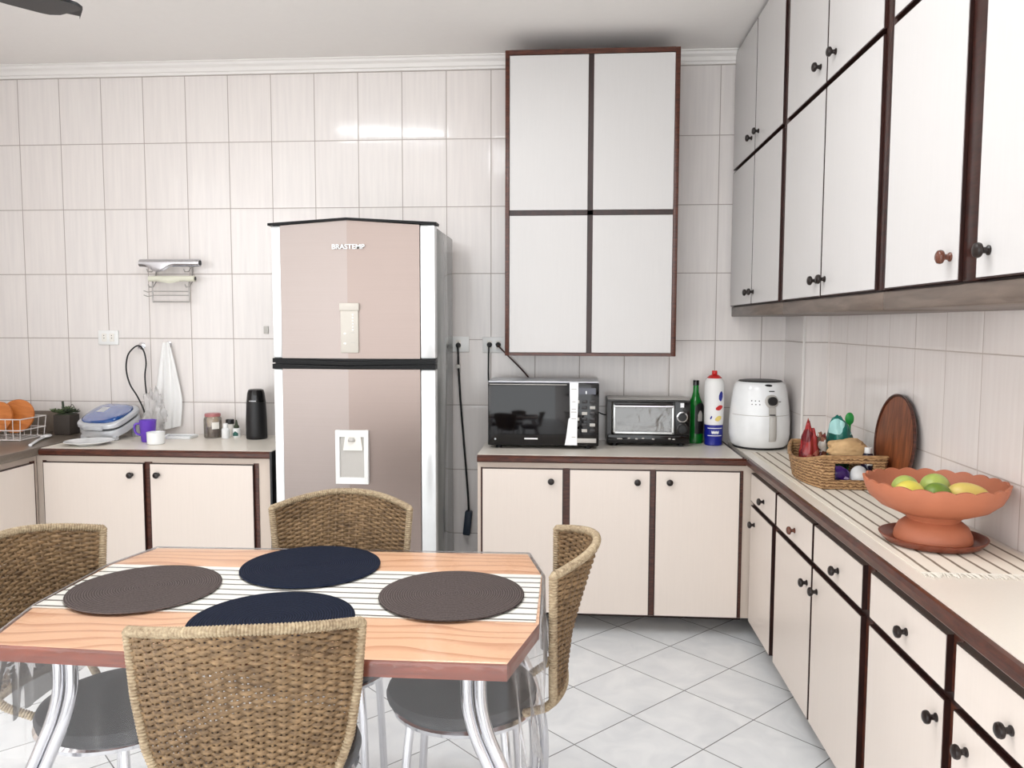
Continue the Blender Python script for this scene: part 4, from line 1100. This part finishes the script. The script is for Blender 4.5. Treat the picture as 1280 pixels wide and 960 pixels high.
# air fryer
r = empty('air_fryer', (0.938, 4.025, ZT + 0.0005), 'white egg-shaped air fryer with a dial in the corner', 'air fryer', None, 0.0)
af = [(0.0001, 0.010), (0.125, 0.010), (0.138, 0.022), (0.1465, 0.07), (0.1460, 0.13), (0.141, 0.20), (0.130, 0.28), (0.121, 0.312), (0.112, 0.324), (0.095, 0.330), (0.0001, 0.331)]
MB().lathe(af, 'white_gloss', 56).build('body', r)
MB().lathe([(0.0001, 0.0), (0.122, 0.0), (0.126, 0.004), (0.126, 0.0098), (0.0001, 0.0098)], 'black_matte', 48).build('base', r)
MB().lathe([(0.0001, 0.3345), (0.085, 0.3345), (0.102, 0.332), (0.106, 0.3275), (0.0001, 0.3312)], 'black_matte', 48).build('top_vent', r)
def afr(z): return lerp_tab([(b, a) for a, b in af[1:-1]], z)
def afp(a, z, d=0.0):
    q = afr(z) + d; return Vector((q * math.sin(a), -q * math.cos(a), z))
MB().tube([afp(-1.3 + 2.6 * k / 40, 0.168, 0.0005) for k in range(41)], 0.0014, 'grey_plastic', 6).build('basket_seam', r)
tilt = math.atan2(0.011, 0.08)
A0 = 0.20
kr = MB().lathe([(0.033, 0.0), (0.034, 0.004), (0.027, 0.010), (0.0001, 0.010)], 'grey_plastic', 36, T(*afp(A0, 0.238, -0.006)) @ RZ(A0) @ RX(PI / 2 - tilt)).build('dial_ring', r)
MB().lathe([(0.022, 0.0102), (0.0205, 0.024), (0.0001, 0.025)], 'black_gloss', 30, T(*afp(A0, 0.238, -0.006)) @ RZ(A0) @ RX(PI / 2 - tilt)).build('dial', kr)
hd = MB()
def hdf(u, v):
    a = A0 + 0.02 + (u - 0.5) * 0.25; z = 0.170 - 0.125 * v
    e = 0.013 * math.sin(PI * min(max(u, 0.0), 1)) ** 0.5 * (1 if 0.02 < v < 0.98 else 0.3)
    return afp(a, z, 0.0008 + e)
hd.grid(hdf, 12, 24, 'grey_plastic'); hd.build('handle', r)
MB().grid(lambda u, v: afp(A0 - 0.13 + 0.26 * u, 0.210 - 0.04 * v, 0.003), 8, 4, 'grey_plastic').build('handle_plate', r)
MB().grid(lambda u, v: afp(A0 - 0.10 + 0.20 * u, 0.1715 + 0.005 * v, 0.0045), 8, 1, 'black_matte').build('release_button', r)
MB().ball(afp(0.10, 0.313, -0.002), (0.019, 0.005, 0.0065), 'black_matte', 18, 10).build('vent_slot', r)
MB().grid(lambda u, v: afp(0.10 + 0.22 * u, 0.284 + 0.005 * v, 0.001), 8, 1, 'oven_dark').build('badge', r)
for j in range(2):
    for i in range(3): MB().ball(afp(-0.50 + 0.13 * i + 0.02 * j, 0.240 - 0.017 * j, 0.0), (0.0032, 0.0016, 0.0026), 'oven_dark', 10, 6).build('printed_icon', r)
MB().box(-0.006, 0.006, -0.001, 0.001, -0.0015, 0.0015, 'oven_dark', 0, T(*afp(0.52, 0.236, 0.0005)) @ RZ(0.52)).build('dial_mark', r)

# ------------------------------------------------------------------ right worktop: runner, basket, tray, bowl
r = empty('counter_runner', (1.02, 2.9, ZT), 'cream woven runner with brown stripes along the right worktop', 'table runner')
MB().box(-0.158, 0.168, -0.915, 0.930, 0.0004, 0.0026, 'runner_counter').build('cloth', r, smooth=False)
fg = MB()
for k in range(95):
    x = -0.157 + k * 0.00343; L = random.uniform(0.022, 0.040); dx = random.uniform(-0.008, 0.008)
    fg.tube([(x, -0.914, 0.0022), (x + dx * 0.5, -0.914 - L * 0.5, 0.0035), (x + dx, -0.914 - L, 0.0018)], 0.0016, 'fringe', 5)
tag(fg.build('fringe', r), kind='stuff')
ZRN = ZT + 0.0028

# basket (plan tapers to flat handle ends)
BC = (1.036, 3.170)
r = empty('woven_basket', (BC[0], BC[1], ZRN), 'woven seagrass basket full of packets with a cut-out handle', 'basket', None, 0.0)
def plan(s, g):
    """s in [0,1) round the basket; g = height fraction for the outward flare"""
    k = s * 4
    hw_, he, L_ = 0.142 + 0.020 * g, 0.102 + 0.010 * g, 0.195 + 0.016 * g; hr_ = 0.103 + 0.009 * g
    if k < 1: t_ = k; return (-he + 2 * he * t_, -L_)
    if k < 2: t_ = k - 1; y = -L_ + 2 * L_ * t_; return (he + (hr_ - he) * math.sin(PI * t_) ** 0.8, y)
    if k < 3: t_ = k - 2; return (he - 2 * he * t_, L_)
    t_ = k - 3; y = L_ - 2 * L_ * t_; return (-he - (hw_ - he) * math.sin(PI * t_) ** 0.8, y)
def rimz(s):
    k = (s * 4) % 2
    return 0.122 if k < 1 else 0.122 - 0.036 * math.sin(PI * (k - 1)) ** 0.9
NB = 96
def wall_strip(name, s0, s1, g0, g1, th=0.010, closed=False, n=None):
    n = n or max(4, int((s1 - s0) * NB)); mb = MB(); vs = []; fs = []; nz = 6
    for i in range(n + 1):
        s = s0 + (s1 - s0) * i / n; x, y = plan(s % 1.0, 0); H_ = rimz(s % 1.0)
        for j in range(nz + 1):
            g = g0 + (g1 - g0) * j / nz; x, y = plan(s % 1.0, g)
            d = Vector((x, y * 0.6)).normalized() * th * 0.5
            wob = 0.0015 * math.sin(s * 400 + j * PI)
            vs.append((x + d.x + wob, y + d.y, g * H_)); vs.append((x - d.x + wob, y - d.y, g * H_))
    w = (nz + 1) * 2
    for i in range(n):
        for j in range(nz):
            a = i * w + j * 2; b = (i + 1) * w + j * 2
            fs += [[a, b, b + 2, a + 2], [a + 1, a + 3, b + 3, b + 1]]
        a = i * w; b = (i + 1) * w; fs.append([a, a + 1, b + 1, b]); a += nz * 2; b += nz * 2; fs.append([a, b, b + 1, a + 1])
    for e in (0, n):
        for j in range(nz): a = e * w + j * 2; fs.append([a, a + 2, a + 3, a + 1])
    mb.add(vs, fs, 'basket_weave'); return mb
wall_strip('side', 0.25, 0.50, 0.02, 1.0).build('side', r, ang=60); wall_strip('side', 0.75, 1.0, 0.02, 1.0).build('side', r, ang=60)
for a in (0.0, 0.5):
    wall_strip('end', a, a + 0.25, 0.02, 0.30).build('end', r, ang=60)
    wall_strip('handle', a, a + 0.25, 0.82, 1.02, 0.014).build('handle', r, ang=60)
    wall_strip('end_post', a, a + 0.045, 0.30, 0.82, 0.012).build('end_post', r, ang=60); wall_strip('end_post', a + 0.205, a + 0.25, 0.30, 0.82, 0.012).build('end_post', r, ang=60)
mb = MB(); mb.prism([plan(i / 48, 0) for i in range(48)], 0.0008, 0.006, 'basket_weave'); mb.build('bottom', r)
rimp = [Vector((*plan(i / NB, 1.0), rimz(i / NB) + 0.001)) for i in range(NB)]
mb = MB(); mb.tube(rimp, 0.0075, 'seagrass', 8, closed=True); mb.build('rim', r)
ZI = ZRN + 0.0075
crumple('snack_bag', (0.931, 3.170, ZI), (0.036, 0.036, 0.112), 'red_print', 1.3, 'dark red snack bag standing at the left end of the basket', 'bag', 0.26, 1.7, 0.40)
crumple('snack_bag', (0.992, 3.222, ZI), (0.026, 0.034, 0.086), 'pattern_print', 6.1, 'brown and white patterned packet behind the paper bag in the basket', 'bag', 0.22, 1.9)
crumple('paper_bag', (1.060, 3.118, ZI + 0.076), (0.078, 0.052, 0.044), 'brown_paper', 2.7, 'tan paper bread bag bulging over the basket rim', 'bag', 0.18, 1.5)
crumple('snack_bag', (1.070, 3.250, ZI), (0.054, 0.050, 0.118), 'teal_bag', 8.4, 'dark green and aqua packet at the back of the basket', 'bag', 0.20, 1.5, 0.22)
crumple('chocolate_packet', (0.998, 3.020, ZI), (0.040, 0.020, 0.036), 'purple_bag', 3.9, 'shiny purple packet seen through the basket handle opening', 'packet', 0.15, 1.6)
o = MB().ball((0, 0, 0), (0.032, 0.028, 0.038), 'white_gloss', 28, 16).build('egg', loc=(1.070, 3.014, ZI + 0.0385)); tag(o, 'white egg-shaped thing seen through the basket handle opening', 'egg')
r = empty('green_clip', (1.136, 3.325, ZI), 'bright green round bag clip rising beside the teal packet', 'clip')
MB().tube([(0, 0, 0.0), (0.002, 0, 0.20)], 0.005, 'green_plastic', 8).build('stem', r)
MB().ball((0, 0, 0.215), (0.018, 0.010, 0.026), 'green_plastic', 20, 12).build('head', r)
r = empty('spice_bottle', (1.112, 3.046, ZI), 'small dark blue bottle with a white cap in front of the round tray', 'bottle')
MB().lathe([(0.0001, 0), (0.021, 0), (0.023, 0.003), (0.023, 0.10), (0.016, 0.118), (0.0001, 0.118)], 'navy_glass', 24).build('body', r)
MB().lathe([(0.0001, 0.140), (0.011, 0.140), (0.013, 0.138), (0.013, 0.1185), (0.0001, 0.1185)], 'white_plastic', 18).build('cap', r)
MB().grid(lambda u, v: (0.0234 * math.cos(-2.0 + u * .9), 0.0234 * math.sin(-2.0 + u * .9), 0.075 + 0.02 * v), 8, 1, 'off_white').build('paper_label', r)

# round wooden tray leaning on the wall
tl = T(1.176, 2.985, ZRN + 0.181) @ RY(-PI / 2 + 0.075)
r = empty('round_tray', (1.181, 2.975, ZRN), 'large round brown wooden tray leaning upright against the tiles', 'tray')
tt = T(0, 0, 0.181) @ RY(-PI / 2 + 0.085)
MB().lathe([(0.0001, 0.0), (0.165, 0.0), (0.165, 0.005), (0.0001, 0.005)], 'tray_wood', 64, tt).build('panel', r)
MB().lathe([(0.1652, -0.003), (0.170, -0.003), (0.174, 0.002), (0.174, 0.010), (0.170, 0.011), (0.1655, 0.008), (0.1652, -0.003)], 'brown_edge', 64, tt).build('rim', r)

# fruit bowl
BX, BY = 1.008, 2.262
r = empty('saucer', (BX, BY, ZRN), 'brown glazed clay saucer under the fruit bowl', 'saucer')
MB().lathe([(0.0001, 0.0), (0.105, 0.0), (0.122, 0.004), (0.136, 0.020), (0.138, 0.024), (0.133, 0.0245), (0.120, 0.010), (0.104, 0.007), (0.0001, 0.007)], 'terracotta_dark', 64).build('dish', r)
r = empty('fruit_bowl', (BX, BY, ZRN + 0.0075), 'terracotta pedestal bowl with a scalloped rim on the right worktop', 'fruit bowl')
MB().lathe([(0.0001, 0.0), (0.096, 0.0), (0.100, 0.006), (0.098, 0.022), (0.088, 0.044), (0.074, 0.056), (0.066, 0.060), (0.068, 0.066), (0.074, 0.070), (0.078, 0.078), (0.0001, 0.078)], 'terracotta', 56).build('pedestal', r)
bp_ = [(0.0001, 0.0785), (0.074, 0.0785), (0.100, 0.082), (0.138, 0.098), (0.166, 0.122), (0.176, 0.143), (0.180, 0.160), (0.181, 0.168), (0.174, 0.169), (0.170, 0.152), (0.154, 0.126), (0.126, 0.108), (0.09, 0.098), (0.0001, 0.095)]
NPET = 22
def scal(p, a, j):
    if j in (5, 6, 7, 8, 9):
        wgt = {5: 0.25, 6: 0.7, 7: 1.0, 8: 1.0, 9: 0.5}[j]
        s = abs(math.sin(a * NPET / 2))
        return (p.x * (1 + 0.018 * wgt * s), p.y * (1 + 0.018 * wgt * s), p.z + 0.007 * wgt * (s - 0.5))
    return p
MB().lathe(bp_, 'terracotta', NPET * 8, fn=scal).build('bowl', r, ang=50)
def fruit(name, x, y, z, rx, ry, rz_, m, label, rot=0.0, pear=0.0):
    def fn(p): 
        q = Vector(p); q.y *= 1 - pear * (q.x * 0.5 + 0.5) * 0.5; q.z *= 1 - pear * (q.x * 0.5 + 0.5) * 0.5; return q
    o = empty(name, (x, y, z), label, 'fruit', None, rot)
    MB().ball((0, 0, 0), (rx, ry, rz_), m, 28, 18, fn).build('flesh', o)
    MB().lathe([(0.0001, -0.002), (0.004, 0.0), (0.003, 0.004), (0.0001, 0.005)], 'leaf_dark', 10, T(-rx * 0.99, 0, 0) @ RY(-PI / 2)).build('stem_end', o)
fz0 = ZRN + 0.0075 + 0.098
fruit('lemon', BX - 0.092, BY - 0.060, fz0 + 0.046, 0.041, 0.035, 0.034, 'fruit_yellow', 'yellow fruit at the left of the bowl', 0.3)
fruit('lemon', BX - 0.072, BY + 0.016, fz0 + 0.044, 0.040, 0.036, 0.036, 'lime_pale', 'yellow-green fruit behind the yellow one at the left', 1.0)
fruit('lime', BX - 0.018, BY - 0.055, fz0 + 0.040, 0.038, 0.034, 0.034, 'lime_green', 'dark green lime at the middle front of the bowl', 0.1)
fruit('lime', BX + 0.016, BY + 0.034, fz0 + 0.046, 0.042, 0.038, 0.037, 'lime_pale', 'pale green fruit at the back of the bowl', 0.6)
fruit('mango', BX + 0.062, BY - 0.058, fz0 + 0.044, 0.052, 0.037, 0.036, 'mango_yellow', 'pale yellow tapering fruit at the right of the bowl', -0.3, 0.5)

# ------------------------------------------------------------------ ceiling fan (only one blade tip reaches into the picture)
HX, HY = -2.02, 2.170
r = empty('ceiling_fan', (HX, HY, ZC), 'black ceiling fan, one blade tip showing at the upper left', 'ceiling fan')
MB().lathe([(0.0001, -0.0005), (0.065, -0.0005), (0.060, -0.03), (0.02, -0.05), (0.0001, -0.05)], 'black_satin', 28).build('canopy', r)
MB().tube([(0, 0, -0.05), (0, 0, -0.22)], 0.012, 'black_satin', 12).build('rod', r)
MB().lathe([(0.0001, -0.2205), (0.06, -0.2205), (0.095, -0.245), (0.095, -0.33), (0.06, -0.36), (0.0001, -0.365)], 'black_satin', 36).build('motor_housing', r)
for k in range(3):
    a = math.radians(52 + 120 * k); bm_ = MB()
    vs = []; fs = []; n = 20
    def outl(t_):
        x = 0.10 + 0.50 * t_; w_ = 0.050 + 0.078 * min(1, t_ * 1.6)
        if t_ > 0.86: w_ *= math.sqrt(max(0, 1 - ((t_ - 0.86) / 0.14) ** 2)) * 0.98 + 0.02
        return x, w_
    for i in range(n + 1):
        x, w_ = outl(i / n)
        for q_, zz in ((-1, 0.004), (1, 0.004), (1, -0.006), (-1, -0.006)): vs.append((x, q_ * w_, zz + q_ * 0.016))
    for i in range(n):
        for q_ in range(4): fs.append([i * 4 + q_, i * 4 + (q_ + 1) % 4, i * 4 + 4 + (q_ + 1) % 4, i * 4 + 4 + q_])
    fs += [[0, 1, 2, 3], [n * 4, n * 4 + 3, n * 4 + 2, n * 4 + 1]]
    bm_.add(vs, fs, 'black_satin', T(0, 0, -0.335) @ RZ(a)); bm_.build('blade', r)
#ITEMS_END

# ------------------------------------------------------------------ light, world, camera
def area(name, loc, rot, sx, sy, power, c=(1, 1, 1)):
    l = bpy.data.lights.new(name, 'AREA'); l.shape = 'RECTANGLE'; l.size = sx; l.size_y = sy; l.energy = power; l.color = c
    o = bpy.data.objects.new(name, l); col.objects.link(o); o.location = loc; o.rotation_euler = rot; return o
area('ceiling_tube_light', (-1.25, 2.75, 2.79), (0, 0, math.radians(-12)), 0.75, 0.04, 9, (0.93, 0.97, 1.0))
area('ceiling_panel_light', (-0.22, 1.75, 2.79), (0, 0, 0), 0.9, 0.9, 17, (0.97, 0.985, 1.0))
area('left_fill_light', (XL + 0.03, 0.0, 1.5), (0, -PI / 2, 0), 2.4, 3.8, 34, (0.94, 0.975, 1.0))  # added soft fill on the solid left wall, brightens the right side
w = bpy.data.worlds.new('world'); sc.world = w; w.use_nodes = True
bg = w.node_tree.nodes['Background']; bg.inputs[0].default_value = (0.95, 0.98, 1.0, 1); bg.inputs[1].default_value = 2.5

cam = bpy.data.cameras.new('camera'); cam.sensor_width = 36.0; cam.lens = 997.0 / 1280 * 36.0; cam.clip_start = 0.02
co = bpy.data.objects.new('camera', cam); col.objects.link(co); sc.camera = co
yaw, pitch, roll = -0.0734, -0.0753, 0.0024
fw = Vector((math.sin(yaw) * math.cos(pitch), math.cos(yaw) * math.cos(pitch), math.sin(pitch)))
rt = Vector((math.cos(yaw), -math.sin(yaw), 0)); up = rt.cross(fw)
r2 = rt * math.cos(roll) + up * math.sin(roll); u2 = -rt * math.sin(roll) + up * math.cos(roll)
m = Matrix((r2, u2, -fw)).transposed().to_4x4(); m.translation = Vector((0, 0, 1.45)); co.matrix_world = m

sc.view_settings.view_transform = 'Standard'; sc.view_settings.look = 'None'
sc.view_settings.exposure = 0.42; sc.view_settings.gamma = 1.0
sc.cycles.use_denoising = True
sc.cycles.max_bounces = 10; sc.cycles.transparent_max_bounces = 24
sc.cycles.sample_clamp_indirect = 6.0
